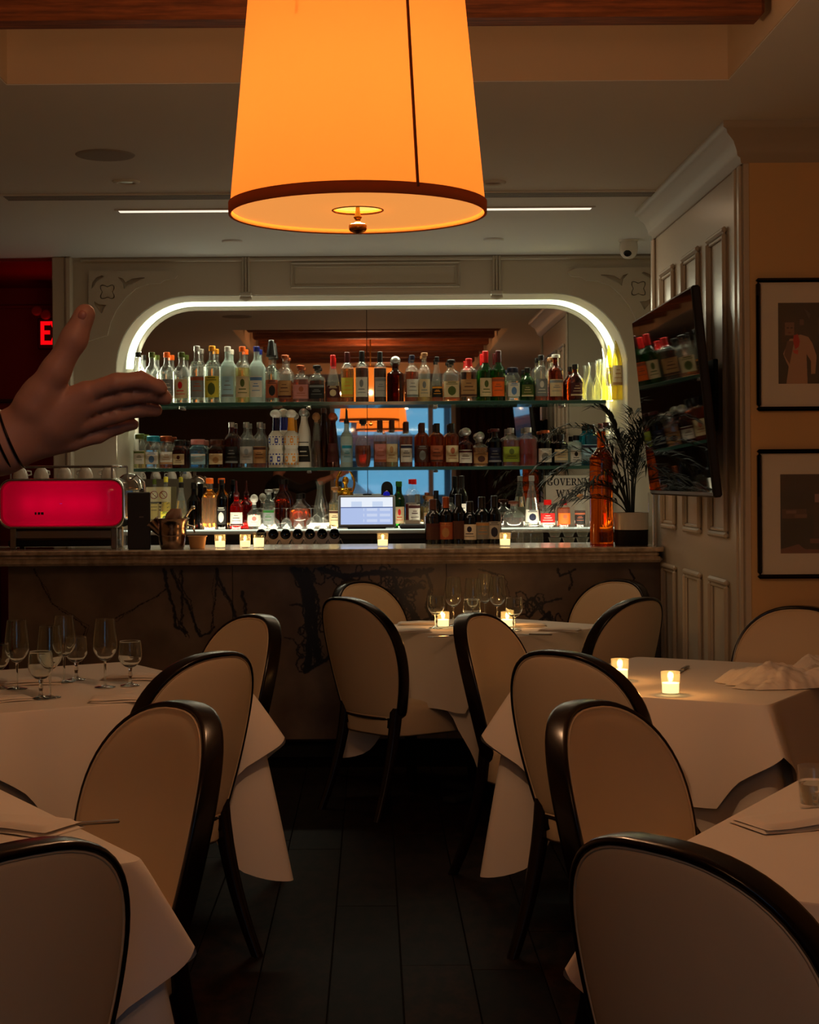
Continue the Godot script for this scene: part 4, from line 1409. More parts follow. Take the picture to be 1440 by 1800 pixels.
func row_of(list, depth, shelf, group, called = "spirits_bottle"):
	# each entry: x, top y, width in the photograph; form, glass, liquid, level, cap, label, print, description, step back
	var i = 0
	for e in list:
		i += 1
		var d = depth + (e[11] if e.size() > 11 else 0.0)
		var p = at(e[0], 0, d)
		var h = at(e[0], e[1], d).y - shelf
		var caph = {"cap": 0.008, "long": 0.005, "cork": 0.021, "ball": 0.05, "lid": 0.021, "pour": 0.076, "wax": 0.007, "cup": 0.098}.get(e[7].split(":")[0], 0.0)
		var f = FORMS[e[3]]
		h = (h - caph) / f[f.size() - 1]
		var o = make_bottle(e[3], e[2] * d / FOCAL / 2.0, h, e[4], e[5], e[6], e[7], e[8], e[9], i)
		o.name = numbered("decanter" if e[3] == "pear" and e[7] == "" else called)
		add_child(o, true)
		o.position = Vector3(p.x, shelf, -d)
		o.rotation.y = sin(i * 2.7) * 0.12
		tag(o, e[10], "bottle", group)

func build_top_shelf():
	row_of([
		[239, 619, 24, "vodka", "clear", "water", 0.55, "cap:black", "", "", "clear bottle with a square black cap at the far left end of the upper shelf"],
		[263, 619, 25, "vodka", "clear", "water", 0.55, "cap:olive", "lime", "white", "clear bottle with an olive cap beside the black-capped one, partly behind the fingertips"],
		[289, 619, 26, "vodka", "clear", "water", 0.6, "cap:orange", "grey", "white", "clear bottle with a bright orange cap right above the fingertips"],
		[315, 619, 27, "vodka", "clear", "water", 0.5, "cap:olive", "cream", "red", "clear bottle with a cream and red fruit label, right of the fingertips"],
		[342, 608, 27, "vodka", "clear", "water", 0.7, "cap:silver", "grey", "copper", "clear bottle with a grey label and a copper coloured print, silver cap"],
		[369, 608, 28, "vodka", "clear", "water", 0.72, "cap:gold", "lemon", "olive", "clear bottle with a wide yellow label and a gold cap on the upper shelf"],
		[396, 609, 26, "vodka", "frost", "water", 0.7, "cap:white", "ice", "grey", "frosted pale bottle with faint grey letters, between the yellow and cream labels"],
		[422, 609, 26, "vodka", "clear", "pale", 0.6, "cap:orange", "cream", "olive", "bottle with a cream botanical label and an orange neck cap"],
		[447, 609, 26, "vodka", "frost", "water", 0.6, "cap:blue", "white", "sky", "frosted white bottle with blue mountains on it and a navy cap"],
		[473, 597, 24, "vodka", "thick", "water", 0.75, "cup:black", "copper", "black", "tall bottle wearing a black tapered cap, the tallest at the left of the upper shelf"],
		[497, 624, 26, "whisky", "clear", "amber", 0.45, "cork:copper", "tan", "maroon", "whisky bottle with a brown label and copper stopper right of the tall black cap"],
		[524, 642, 27, "square", "clear", "rose", 0.58, "cork:copper", "rose", "copper", "short square bottle with a dusky pink label on the upper shelf"],
		[553, 642, 26, "square", "clear", "dark", 0.55, "cork:black", "black", "grey", "short square bottle with a black label on the upper shelf"],
		[581, 624, 25, "cone", "clear", "amber", 0.33, "long:red", "maroon", "cream", "sloping bottle with a red neck and dark red label over amber spirit"],
		[606, 619, 23, "whisky", "clear", "gold", 0.62, "long:maroon", "lemon", "gold", "bottle of yellow spirit with a yellow label and dark red neck"],
		[632, 617, 23, "whisky", "clear", "dark", 0.62, "long:black", "white", "grey", "dark whisky bottle with a white label just left of the mirror seam"],
		[664, 618, 22, "whisky", "clear", "dark", 0.62, "long:black", "silver", "grey", "dark whisky bottle with a silver label just right of the mirror seam"],
		[691, 626, 28, "square", "dark", "", 0.9, "ball:silver", "", "", "square dark decanter bottle with a glass stopper and no label"],
		[720, 624, 23, "whisky", "clear", "amber", 0.6, "cap:navy", "white", "grey", "amber whisky bottle with a blue cap and a white label low down"],
		[742, 620, 21, "whisky", "clear", "pale", 0.4, "cork:cork", "cream", "grey", "pale whisky bottle with a cork stopper and cream label"],
		[764, 627, 21, "cone", "clear", "amber", 0.25, "cap:black", "black", "gold", "sloping whisky bottle with a slanted black label"],
		[789, 632, 27, "square", "clear", "gold", 0.45, "cork:black", "cream", "olive", "square bottle of golden whisky with a cream label and black stopper"],
		[820, 630, 28, "square", "clear", "dark", 0.6, "wax:red", "tan", "brown", "dark bourbon bottle dipped in bright red wax"],
		[849, 617, 24, "wine", "green", "", 0.9, "long:red", "cream", "olive", "green whiskey bottle with a cream label and red cap"],
		[872, 616, 24, "wine", "green", "", 0.9, "long:maroon", "orange", "copper", "green whiskey bottle with an orange label"],
		[897, 646, 26, "jar", "clear", "water", 0.5, "cap:navy", "white", "sky", "short round clear bottle with a white and blue label"],
		[923, 646, 29, "squat", "green", "", 0.8, "cap:black", "olive", "cream", "squat green rum bottle with black cap"],
		[947, 624, 24, "whisky", "clear", "amber", 0.12, "cap:black", "grey", "white", "nearly empty clear bottle with orange dregs and a black cap"],
		[973, 623, 26, "whisky", "dark", "", 0.9, "cork:white", "cream", "grey", "dark cognac bottle with a cream label and pale cap"],
		[966, 628, 20, "whisky", "clear", "amber", 0.4, "cork:cork", "", "", "slender bottle half hidden behind the dark cognac bottle", 0.075],
		[1007, 640, 30, "squat", "dark", "", 0.9, "cap:black", "maroon", "cream", "dark round-bellied cognac bottle with a small oval tag"],
		[1038, 637, 32, "pear", "thick", "", 0.0, "", "", "", "empty clear glass decanter, front one of the pair by the yellow bottles", -0.02],
		[1055, 631, 30, "pear", "thick", "", 0.0, "", "", "", "empty clear glass decanter, taller rear one of the pair by the yellow bottles", 0.06],
		[1068, 588, 17, "slim", "clear", "yellow", 0.82, "cap:white", "cream", "lemon", "slim yellow liqueur bottle with a white cap, rear one at the shelf's right end", 0.05],
		[1081, 583, 21, "slim", "clear", "yellow", 0.85, "cap:silver", "cream", "tan", "slim yellow liqueur bottle with a grey cap, front one at the shelf's right end", -0.03],
	], 10.33, SHELF_TOP, "spirits on the upper shelf")

func build_mid_shelf():
	row_of([
		[240, 762, 22, "jar", "clear", "pale", 0.45, "lid:olive", "white", "olive", "small clear bottle with an olive cap at the left end of the lower shelf"],
		[264, 766, 28, "jar", "clear", "water", 0.5, "lid:teal", "white", "sky", "clear squat jar with a teal lid on the lower shelf"],
		[287, 766, 27, "jar", "clear", "amber", 0.4, "lid:copper", "white", "tan", "amber squat jar with an orange-red lid on the lower shelf"],
		[311, 773, 26, "jar", "dark", "", 0.9, "lid:black", "cream", "maroon", "dark squat jar with a black lid and round cream label"],
		[343, 772, 32, "jar", "ice", "", 0.9, "lid:rose", "ice", "white", "pale blue squat jar with a pink lid"],
		[376, 772, 30, "jar", "dark", "", 0.9, "lid:brown", "cream", "tan", "dark squat jar with a brown lid, beside the pale blue one"],
		[402, 742, 25, "vodka", "dark", "", 0.9, "cap:silver", "black", "grey", "dark bottle with a clear-looking long neck on the lower shelf, left group"],
		[428, 742, 25, "vodka", "clear", "water", 0.35, "cap:silver", "silver", "grey", "clear bottle with a pale label between the dark and amber bottles"],
		[452, 742, 25, "vodka", "clear", "amber", 0.15, "cap:silver", "tan", "brown", "clear bottle with little amber spirit, left of the white ceramic ones"],
		[480, 720, 27, "ceramic", "ceramic", "white", 0.9, "ball:white", "blue", "navy", "white painted ceramic bottle with a dark blue neck, leftmost of the three", -0.05],
		[493, 719, 27, "ceramic", "ceramic", "white", 0.9, "ball:white", "blue", "blue", "white painted ceramic bottle with a bright blue neck, middle of the three", 0.055],
		[507, 720, 26, "ceramic", "ceramic", "white", 0.9, "ball:white", "gold", "gold", "white painted ceramic bottle with a yellow neck, rightmost of the three", -0.05],
		[529, 718, 28, "totem", "ceramic", "white", 0.9, "ball:silver", "black", "white", "white ceramic decanter with black scroll pattern and silver ball top"],
		[551, 725, 20, "taper", "clear", "dark", 0.5, "ball:cork", "", "", "tapering tall bottle with a wooden ball stopper, left of the brown trio"],
		[564, 717, 20, "taper", "brown", "", 0.9, "cap:brown", "", "", "tapering all brown tall bottle, middle of the brown trio", 0.03],
		[580, 725, 22, "taper", "dark", "", 0.9, "ball:copper", "maroon", "brown", "tapering dark bottle with a copper ball stopper, right of the brown trio"],
		[604, 718, 21, "vodka", "frost", "water", 0.7, "pour:black", "ice", "teal", "frosted pale bottle with a teal disc and a black pourer"],
		[633, 737, 28, "flask", "clear", "amber", 0.45, "cork:black", "", "", "rounded flask of orange-amber brandy left of the mirror seam"],
		[663, 738, 23, "whisky", "clear", "rose", 0.5, "long:brown", "rose", "copper", "bottle with a dusky pink label and brown neck right of the mirror seam"],
		[684, 738, 22, "whisky", "clear", "pale", 0.45, "long:brown", "cream", "tan", "bottle with a cream label and brown neck on the lower shelf"],
		[709, 741, 22, "whisky", "clear", "amber", 0.62, "long:brown", "white", "navy", "amber bottle with a white label and dark emblem in front of the mirrored window"],
		[737, 743, 24, "whisky", "amber", "", 0.9, "long:brown", "brown", "grey", "amber bottle with a dark label in front of the mirrored window"],
		[763, 744, 25, "whisky", "amber", "", 0.9, "long:black", "copper", "brown", "amber bourbon bottle with a copper round label, left one of two alike"],
		[789, 744, 25, "whisky", "amber", "", 0.9, "long:black", "cream", "copper", "amber bourbon bottle with a cream round label, right one of two alike"],
		[814, 752, 25, "gin", "dark", "", 0.9, "ball:silver", "white", "maroon", "dark red-amber bottle with a round white seal and clear stopper"],
		[839, 759, 25, "square", "clear", "gold", 0.6, "ball:silver", "tan", "brown", "bourbon bottle with a tan label and clear stopper"],
		[865, 753, 25, "gin", "black", "", 0.9, "cork:maroon", "navy", "grey", "black bottle with a dark label on the lower shelf"],
		[893, 752, 29, "square", "clear", "amber", 0.6, "cap:silver", "lime", "olive", "amber bottle with a lime green label"],
		[923, 751, 31, "square", "clear", "red", 0.62, "cap:silver", "", "", "wide bottle of glowing red-orange spirit without a label"],
		[953, 756, 26, "gin", "black", "", 0.9, "cork:copper", "white", "grey", "black bottle with a square white label"],
		[980, 763, 27, "gin", "black", "", 0.9, "cap:black", "cream", "grey", "black gin bottle with a diamond shaped cream label"],
		[1008, 765, 24, "gin", "frost", "water", 0.5, "cap:black", "white", "black", "whitish gin bottle marked with a black cross of twigs"],
		[1033, 746, 35, "square", "teal", "", 0.9, "cap:black", "ice", "navy", "turquoise blue gin bottle behind the palm leaves"],
		[1061, 742, 28, "square", "clear", "pink", 0.4, "cap:maroon", "white", "rose", "clear bottle with a red cap behind the palm leaves"],
	], 10.33, SHELF_MID, "spirits on the lower shelf")

# ---------------------------------------------------------------- what stands on the back bar
func build_back_bar():
	row_of([
		[266, 842, 16, "vodka", "clear", "pale", 0.5, "cap:olive", "", "", "thin clear bottle behind the no smoking notice at the left end", 0.12],
		[286, 838, 21, "cone", "clear", "yellow", 0.5, "cap:lemon", "lemon", "olive", "small bottle of yellow-green liqueur in front of the no smoking notice"],
		[313, 848, 25, "cone", "clear", "pale", 0.3, "cap:black", "", "", "conical clear bottle right of the no smoking notice", 0.05],
		[335, 850, 24, "wine", "black", "", 0.9, "cap:black", "", "", "dark bottle left of the tall amber one on the back bar", 0.2],
		[363, 840, 29, "vodka", "clear", "gold", 0.8, "lid:orange", "", "", "tall bottle of golden infusion with an orange top and wire stopper"],
		[384, 843, 20, "wine", "black", "", 0.9, "cap:black", "black", "white", "black bottle with white print between the golden and red ones"],
		[410, 845, 24, "wine", "red", "", 0.9, "pour:maroon", "white", "maroon", "bright red aperitif bottle on the back bar"],
		[441, 869, 26, "flask", "clear", "water", 0.5, "ball:white", "white", "rose", "round flat clear bottle with a white and pink oval label"],
		[467, 860, 22, "gin", "thick", "water", 0.5, "cork:silver", "grey", "green", "clear greenish bottle behind the upturned glasses"],
		[490, 842, 30, "squat", "dark", "", 0.9, "cap:black", "", "white", "dark cognac bottle with a small white tag, behind the upturned glasses", 0.2],
		[520, 868, 34, "flask", "clear", "orange", 0.5, "cap:black", "", "", "round bottle of orange liqueur behind the upturned glasses", 0.15],
		[556, 846, 24, "pear", "thick", "", 0.5, "", "", "", "clear glass carafe with a long neck behind the upturned glasses", 0.12],
		[583, 856, 22, "vodka", "clear", "pale", 0.6, "cork:cork", "cream", "brown", "clear bottle with a cork cap just left of the till screen"],
		[640, 868, 20, "jar", "clear", "pale", 0.6, "lid:black", "", "", "small jar with a black lid peeping over the till screen", 0.3],
		[671, 858, 18, "vodka", "clear", "water", 0.6, "cork:cork", "cream", "", "bottle with a pale cork peeping over the till screen's right half", 0.3],
		[697, 846, 18, "wine", "green", "", 0.9, "cap:green", "cream", "red", "slim green vermouth bottle right of the till"],
		[722, 842, 22, "whisky", "clear", "red", 0.42, "cap:red", "white", "maroon", "clear bottle with red bitter liqueur and a red cap, right of the green one"],
		[749, 872, 22, "gin", "clear", "pale", 0.6, "cork:cork", "cream", "tan", "pale bottle half hidden behind the front wine bottles", 0.1],
		[806, 836, 22, "wine", "black", "", 0.9, "long:black", "white", "black", "tall wine bottle with a long white label standing behind the front row", -0.02],
		[786, 874, 20, "gin", "clear", "pink", 0.5, "cap:black", "white", "rose", "small bottle with a white and pink label behind the front row", 0.1],
		[897, 880, 37, "squat", "thick", "dark", 0.35, "cork:brown", "", "", "cut glass bottle with a wide belly and square stopper right of the wine bottles"],
		[929, 836, 27, "cone", "clear", "water", 0.55, "cap:silver", "white", "navy", "tall clear bottle with a bright white neck label"],
		[957, 878, 28, "gin", "clear", "water", 0.5, "cap:red", "red", "white", "clear gin bottle with a red label and red cap"],
		[985, 878, 24, "gin", "clear", "orange", 0.62, "cap:red", "orange", "copper", "bottle of glowing orange liqueur in front of the warning sign"],
		[1014, 868, 20, "whisky", "clear", "dark", 0.5, "cork:cork", "black", "copper", "dark bottle with a clear neck in front of the warning sign"],
	], 10.05, BACK_BAR, "bottles on the back bar")
	# swing stopper of the golden bottle
	# upturned stem glasses and the rack of bottle ends beneath them
	var proto = null
	for k in 6:
		var px = 461 + 21.5 * k
		var p = at(px, 928, 9.98) * Vector3(1, 0, 1) + Vector3(0, BACK_BAR, 0)
		var says = "upturned stem glass on the back bar, %s in the row left of the till" % ["first", "second", "third", "fourth", "fifth", "sixth"][k]
		if proto == null:
			proto = thing("stem_glass", says, "glass", p, 0.0, "upturned glasses on the back bar")
			part("bowl", lathe(curve2(P2([0.034, 0.0, 0.0345, 0.02, 0.028, 0.05, 0.012, 0.066, 0.004, 0.07]), 3), 24), M.tumbler, proto)
			part("stem", lathe(curve2(P2([0.004, 0.07, 0.0035, 0.1, 0.004, 0.122, 0.03, 0.126, 0.031, 0.128, 0, 0.128]), 2), 20), M.tumbler, proto)
		else: again(proto, p, k * 0.4, says)
	var rack = thing("bottle_rack", "dark rack with round bottle ends showing under the upturned glasses", "rack", Vector3(0, BACK_BAR - 0.10, -9.86))
	part("frame", slab(Vector3(-0.70, -0.04, -0.05), Vector3(-0.20, 0.094, -0.005), 0.004), M.steel, rack)
	for k in 7:
		var px = 459 + 21.5 * k
		var x = at(px, 935, 9.86).x
		part("bottle_end", lathe(curve2(P2([0, 0.012, 0.02, 0.014, 0.028, 0.02, 0.032, 0.0]), 3), 24), M.gloss_black, rack, Vector3(x, 0.075, 0.0), Vector3(PI / 2, 0, 0))
		part("rail_loop", tube([Vector3(x + 0.02, 0.012, 0.01), Vector3(x + 0.036, 0.045, 0.012), Vector3(x + 0.052, 0.012, 0.01)], 0.004, 6), M.steel, rack)
	# gold goblet-like figure
	var g = thing("gold_decanter", "shiny gold bulbous cup with two looping handles above the till's left corner", "cup", at(607, 920, 10.2) * Vector3(1, 0, 1) + Vector3(0, BACK_BAR, 0))
	part("body", lathe(curve2(P2([0, 0, 0.035, 0.0, 0.03, 0.012, 0.012, 0.03, 0.012, 0.1, 0.03, 0.13, 0.045, 0.17, 0.044, 0.21, 0.034, 0.232, 0.036, 0.245, 0.0, 0.246]), 3), 28), M.gold, g)
	part("knob", lathe(curve2(P2([0.012, 0.246, 0.006, 0.262, 0.016, 0.285, 0.012, 0.31, 0, 0.318]), 3), 20), M.gold, g)
	for s in [-1.0, 1.0]:
		var path = []
		for k in 12: path.append(Vector3(s * (0.03 + 0.026 * sin(k / 11.0 * PI)), 0.2 + 0.15 * k / 11.0, 0))
		part("handle", tube(path, 0.005, 8), M.gold, g)
	# till
	var t = thing("till", "till with a tilted glowing bluish screen on the back bar", "till", at(645, 930, 9.93) * Vector3(1, 0, 1) + Vector3(0, BACK_BAR, 0))
	part("base", box(Vector3(0.24, 0.03, 0.14), 0.008), M.black, t, Vector3(0, 0.016, -0.02))
	part("neck", box(Vector3(0.12, 0.1, 0.05), 0.01), M.black, t, Vector3(0, 0.07, -0.05))
	var body = part("screen_body", box(Vector3(0.345, 0.205, 0.025), 0.008), mat(Color(0.55, 0.58, 0.62), 0.3), t, Vector3(0, 0.105, 0.01), Vector3(-0.35, 0, 0))
	var simg = Image.create_empty(256, 128, false, Image.FORMAT_RGB8)
	simg.fill(Color(0.70, 0.77, 0.93))
	for y in 128:
		for x in 256:
			if y < 46: simg.set_pixel(x, y, Color(0.93, 0.96, 1.0) if (x / 52) % 2 == 0 or y < 20 else Color(0.80, 0.86, 0.96))
			elif y < 50: simg.set_pixel(x, y, Color(0.25, 0.33, 0.55))
			elif (y / 13) % 2 == 0 and x > 110 and x % 64 < 52: simg.set_pixel(x, y, Color(0.80, 0.85, 0.96))
	var stex = tex(simg)
	var sb = MB.new()
	sb.quad(Vector3(-0.156, -0.086, 0.0132), Vector3(0.156, -0.086, 0.0132), Vector3(0.156, 0.086, 0.0132), Vector3(-0.156, 0.086, 0.0132))
	part("screen", sb.mesh(), mat(Color(0.1, 0.1, 0.12), 0.1, 0.0, {"emission_enabled": true, "emission": Color.WHITE, "emission_energy_multiplier": 0.95, "emission_operator": BaseMaterial3D.EMISSION_OP_MULTIPLY, "emission_texture": stex}), body)
	part("button", lathe(P2([0, -0.006, 0.02, -0.006, 0.021, 0.0, 0.018, 0.006, 0, 0.007]), 20), mat(Color(0.02, 0.03, 0.3), 0.2, 0.0, {"emission_enabled": true, "emission": Color(0.05, 0.08, 0.6), "emission_energy_multiplier": 0.7}), t, Vector3(0.12, 0.205, -0.02), Vector3(PI / 2, 0, 0))
	add_area("till_screen_light", t.position + Vector3(0, 0.13, 0.06), Vector2(0.31, 0.17), Vector3(0, 0.35, 1), Color(0.75, 0.84, 1.0), 0.02)
	# round black loudspeaker behind the till
	var ls = thing("table_speaker", "round-topped black gadget behind the till screen's right corner", "speaker", at(681, 900, 10.25) * Vector3(1, 0, 1) + Vector3(0, BACK_BAR, 0))
	part("body", extrude(curve2(P2([-0.035, 0, -0.036, 0.2, -0.03, 0.265, 0.0, 0.285, 0.03, 0.265, 0.036, 0.2, 0.035, 0]), 4), -0.03, 0.03), M.matte_black, ls)
	part("grille", lathe(P2([0, 0, 0.024, 0.0, 0.026, -0.003]), 20), M.gloss_black, ls, Vector3(0, 0.21, 0.033), Vector3(PI / 2, 0, 0))
	# small printer right of the till
	var pr = thing("receipt_printer", "low grey receipt printer between the till and the front wine bottles", "printer", at(728, 940, 9.9) * Vector3(1, 0, 1) + Vector3(0, BACK_BAR, 0.0))
	part("body", box(Vector3(0.17, 0.03, 0.1), 0.008), mat(Color(0.3, 0.33, 0.36), 0.3), pr, Vector3(0, 0.0155, 0))
	part("paper", box(Vector3(0.09, 0.025, 0.002), 0.0), M.paper, pr, Vector3(-0.01, 0.04, 0.0), Vector3(-0.3, 0, 0))
	# notices leaning on the mirror
	var s = thing("warning_sign", "white sign with big black serif capitals leaning on the mirror at right", "sign", at(1016, 900, 10.38) * Vector3(1, 0, 1) + Vector3(0, BACK_BAR, 0), 0.0)
	var sp = part("board", box(Vector3(0.40, 0.315, 0.006), 0.002), M.paper, s, Vector3(0, 0.158, 0.0), Vector3(-0.05, 0, 0))
	var y = 0.115
	for line in [["GOVERNMENT", 0.047], ["WARNING", 0.047]]:
		var tm = part("lettering", lettering(line[0], line[1] * 0.93, 0.001), M.black, sp, Vector3(0, y, 0.0035))
		tm.scale = Vector3(0.86, 1.0, 1.0)
		y -= 0.072
	var n = thing("no_smoking_notice", "small white notice with red crossed out circles at the left end of the mirror", "sign", at(279, 900, 10.3) * Vector3(1, 0, 1) + Vector3(0, BACK_BAR, 0))
	var nb = part("board", box(Vector3(0.155, 0.20, 0.005), 0.002), mat(Color(0.85, 0.82, 0.66), 0.7), n, Vector3(0, 0.16, 0), Vector3(-0.04, 0, 0))
	part("stand", box(Vector3(0.1, 0.08, 0.03), 0.004), M.matte_black, n, Vector3(0, 0.04, -0.02))
	var redp = mat(Color(0.55, 0.06, 0.05), 0.6)
	for k in 2:
		var ring = []
		var c = Vector3(-0.028 + 0.058 * k, 0.05, 0.003)
		for j in 24: ring.append(c + Vector3(cos(TAU * j / 24), sin(TAU * j / 24), 0) * 0.023)
		var pb = MB.new()
		tube_into(pb, ring, 0.0025, 6, true)
		tube_into(pb, [c + Vector3(-0.016, 0.016, 0), c + Vector3(0.016, -0.016, 0)], 0.0022, 6)
		part("symbol", pb.mesh(), redp, nb)
	part("printed_bar", box(Vector3(0.11, 0.014, 0.001)), M.black, nb, Vector3(-0.005, 0.0, 0.003))
	for k in 2: part("printed_bar", box(Vector3(0.1 - 0.02 * k, 0.006, 0.001)), M.black, nb, Vector3(-0.01, -0.025 - 0.02 * k, 0.003))
	# glass dishes and low tumblers by the right end
	var tray = thing("glass_rack", "stack of thick clear glass dishes on the bar under the warning sign", "dishes", at(1000, 955, 8.80) * Vector3(1, 0, 1) + Vector3(0, BAR_TOP, 0))
	var first = null
	for r in 3:
		for k in 3:
			var q = Vector3(-0.074 + 0.074 * k, 0.001 + 0.036 * r, 0.0)
			var rows = MB.new()
			lathe_into(rows, curve2(P2([0, 0.0, 0.022, 0.0, 0.026, 0.006, 0.034, 0.028, 0.036, 0.032]), 2), 20)
			part("dish", rows.mesh(), M.dish, tray, q)
	var tum = null
	for k in 3:
		var p = at([909, 922, 944][k], 950, 8.85) * Vector3(1, 0, 1) + Vector3(0, BAR_TOP, 0)
		var says = "upturned ribbed tumbler by the candle at the bar's inner edge, %s of three" % ["left one", "middle one", "right one"][k]
		if tum == null:
			tum = thing("tumbler", says, "glass", p, 0.0, "upturned tumblers by the candle")
			part("body", lathe(curve2(P2([0.034, 0, 0.036, 0.02, 0.034, 0.05, 0.026, 0.068, 0.0, 0.072]), 3), 20), M.clear_thick, tum)
			part("foot", lathe(P2([0, 0.072, 0.018, 0.072, 0.02, 0.078, 0, 0.08]), 20), M.clear_thick, tum)
		else: again(tum, p, 0.5 * k, says)

# ---------------------------------------------------------------- what stands on the bar's top
func candle_at(where, says, proto, group, energy = 0.010):
	var c
	if proto == null:
		c = thing("votive_candle", says, "candle", where, 0.0, group)
		part("glass_cup", lathe(P2([0, 0.0, 0.026, 0.0, 0.028, 0.003, 0.0295, 0.07, 0.0285, 0.0705, 0.027, 0.006, 0, 0.006]), 24), M.tumbler, c)
		part("wax", lathe(P2([0, 0.0065, 0.0255, 0.0065, 0.0262, 0.036, 0.0262, 0.036, 0.01, 0.033, 0, 0.033]), 20), M.wax, c)
		part("flame", lathe(curve2(P2([0, 0.036, 0.003, 0.039, 0.0042, 0.045, 0.002, 0.054, 0, 0.06]), 3), 10), M.flame, c)
	else: c = again(proto, where, 0.0, says, group)
	add_omni("candle_light", where + Vector3(0, 0.055, 0), Color(1.0, 0.68, 0.36), energy, 0.008)
	return c

func build_bar_top():
	var p
	var wines = [
		[755, 877, 28, "brown", "maroon", "dark wine bottle with a dark red label, leftmost of the front row on the bar"],
		[778, 873, 27, "copper", "tan", "dark wine bottle with a copper label, second of the front row on the bar"],
		[800, 868, 26, "black", "brown", "dark wine bottle with no visible label print, third of the front row on the bar"],
		[820, 881, 28, "white", "navy", "shorter dark wine bottle with a square white label low down"],
		[841, 873, 28, "grey", "tan", "dark wine bottle with a large grey label in the front row on the bar"],
		[863, 871, 25, "silver", "navy", "dark wine bottle with a silver-white label, rightmost of the front row"]]
	var rows = []
	for w in wines: rows.append([w[0], w[1], w[2], "wine", "black", "", 0.9, "long:" + w[3] if w[3] in ["brown", "copper"] else "long:black", w[3] if w[3] != "black" else "brown", w[4], w[5]])
	row_of(rows, 8.86, BAR_TOP, "wine bottles on the bar", "wine_bottle")
	# votive candles and a folded card
	var c = null
	for q in [[387, 8.5, "lit votive candle on the bar, leftmost, beside the beige ramekin"], [431, 8.5, "lit votive candle on the bar, left of the folded paper card"], [673, 8.55, "lit votive candle on the bar in front of the till"], [888, 8.5, "lit votive candle on the bar beside the front wine bottles"]]:
		c = candle_at(at(q[0], 955, q[1]) * Vector3(1, 0, 1) + Vector3(0, BAR_TOP, 0), q[2], c, "votive candles")
	shared.candle = c
	var cd = thing("tumbler_light", "small lit glass with dark print beside two candles on the bar", "candle", at(455, 955, 8.53) * Vector3(1, 0, 1) + Vector3(0, BAR_TOP, 0))
	part("glass_cup", lathe(P2([0, 0.0, 0.028, 0.0, 0.03, 0.003, 0.031, 0.078, 0.03, 0.078, 0.028, 0.005, 0, 0.005]), 24), M.tumbler, cd)
	part("wax", lathe(P2([0, 0.0055, 0.026, 0.0055, 0.027, 0.05, 0.027, 0.05, 0, 0.048]), 20), M.wax, cd)
	for k in 4: part("printed_mark", lathe(P2([0.0312, 0.062, 0.0314, 0.074]), 8), M.black, cd).scale = Vector3(1, 1, 1)
	# ramekin
	var rk = thing("ramekin", "small beige paper cup with a flared rim on the bar, left of the first candle", "cup", at(347, 962, 8.45) * Vector3(1, 0, 1) + Vector3(0, BAR_TOP, 0))
	part("cup", lathe(P2([0, 0, 0.036, 0, 0.038, 0.004, 0.046, 0.06, 0.046, 0.06, 0.051, 0.062, 0.051, 0.066, 0.044, 0.066, 0.036, 0.01, 0, 0.01]), 28), mat(Color(0.80, 0.62, 0.42), 0.7), rk)
	part("filling", lathe(P2([0.0435, 0.057, 0.02, 0.06, 0, 0.061]), 20), mat(Color(0.55, 0.36, 0.2), 0.8), rk)
	# steel ice bucket with a wide lip, tongs and a twisted napkin in it
	var wp = thing("ice_bucket", "shiny steel ice bucket with a wide tilted lip on the left of the bar", "bucket", at(303, 965, 8.46) * Vector3(1, 0, 1) + Vector3(0, BAR_TOP, 0))
	part("body", lathe(curve2(P2([0, 0, 0.052, 0.0, 0.06, 0.006, 0.068, 0.04, 0.072, 0.09, 0.076, 0.13, 0.086, 0.152, 0.092, 0.156, 0.084, 0.150, 0.074, 0.13, 0.066, 0.05, 0, 0.04]), 3), 32), M.copper, wp)
	part("spout", lathe(P2([0.022, 0.0, 0.03, 0.05, 0.046, 0.085, 0.044, 0.085, 0.028, 0.05]), 24), M.copper, wp, Vector3(-0.048, 0.075, 0.012), Vector3(0, 0, 0.75))
	for k in 2: part("ring_handle", tube([Vector3(0.078, 0.12, -0.02), Vector3(0.105, 0.115, -0.018), Vector3(0.115, 0.085, 0.0), Vector3(0.105, 0.115, 0.018), Vector3(0.078, 0.12, 0.02)], 0.004, 8), M.copper, wp, Vector3.ZERO, Vector3(0, PI * k, 0))
	var tg = thing("ice_tongs", "pair of bent steel tongs standing in the ice bucket", "tongs", wp.position + Vector3(0.03, 0.09, 0.0))
	for s2 in [-1.0, 1.0]: part("arm", tube([Vector3(0, -0.02, 0.012 * s2), Vector3(0.03, 0.06, 0.016 * s2), Vector3(0.062, 0.105, 0.01 * s2), Vector3(0.078, 0.12, 0.0)], 0.0055, 8), M.chrome, tg)
	part("hinge", lathe(P2([0, -0.01, 0.01, -0.008, 0.012, 0.0, 0.01, 0.008, 0, 0.01]), 16), M.chrome, tg, Vector3(0.078, 0.12, 0))
	var b = MB.new()
	var rr = []
	for i in 14:
		var row = PackedVector3Array()
		for j in 20:
			var a = TAU * j / 20.0
			var t = i / 13.0
			var r = 0.02 + 0.022 * sin(t * PI) + 0.006 * sin(a * 5.0 + t * 6.0) + 0.004 * sin(a * 9.0)
			row.append(Vector3(cos(a) * r - 0.01 + 0.03 * t, 0.11 + 0.095 * t, sin(a) * r * 0.8))
		rr.append(row)
	b.grid(rr, true, true)
	tag(part("bar_napkin", b.mesh(), mat(Color(0.62, 0.47, 0.38), 0.7), self, wp.position), "twisted brownish napkin sticking up from the steel ice bucket", "napkin")
	# menus standing upright
	var mn = thing("menu_holder", "tall narrow dark menu box standing on the bar right of the red machine", "menu box", at(245, 965, 8.44) * Vector3(1, 0, 1) + Vector3(0, BAR_TOP, 0), 0.12)
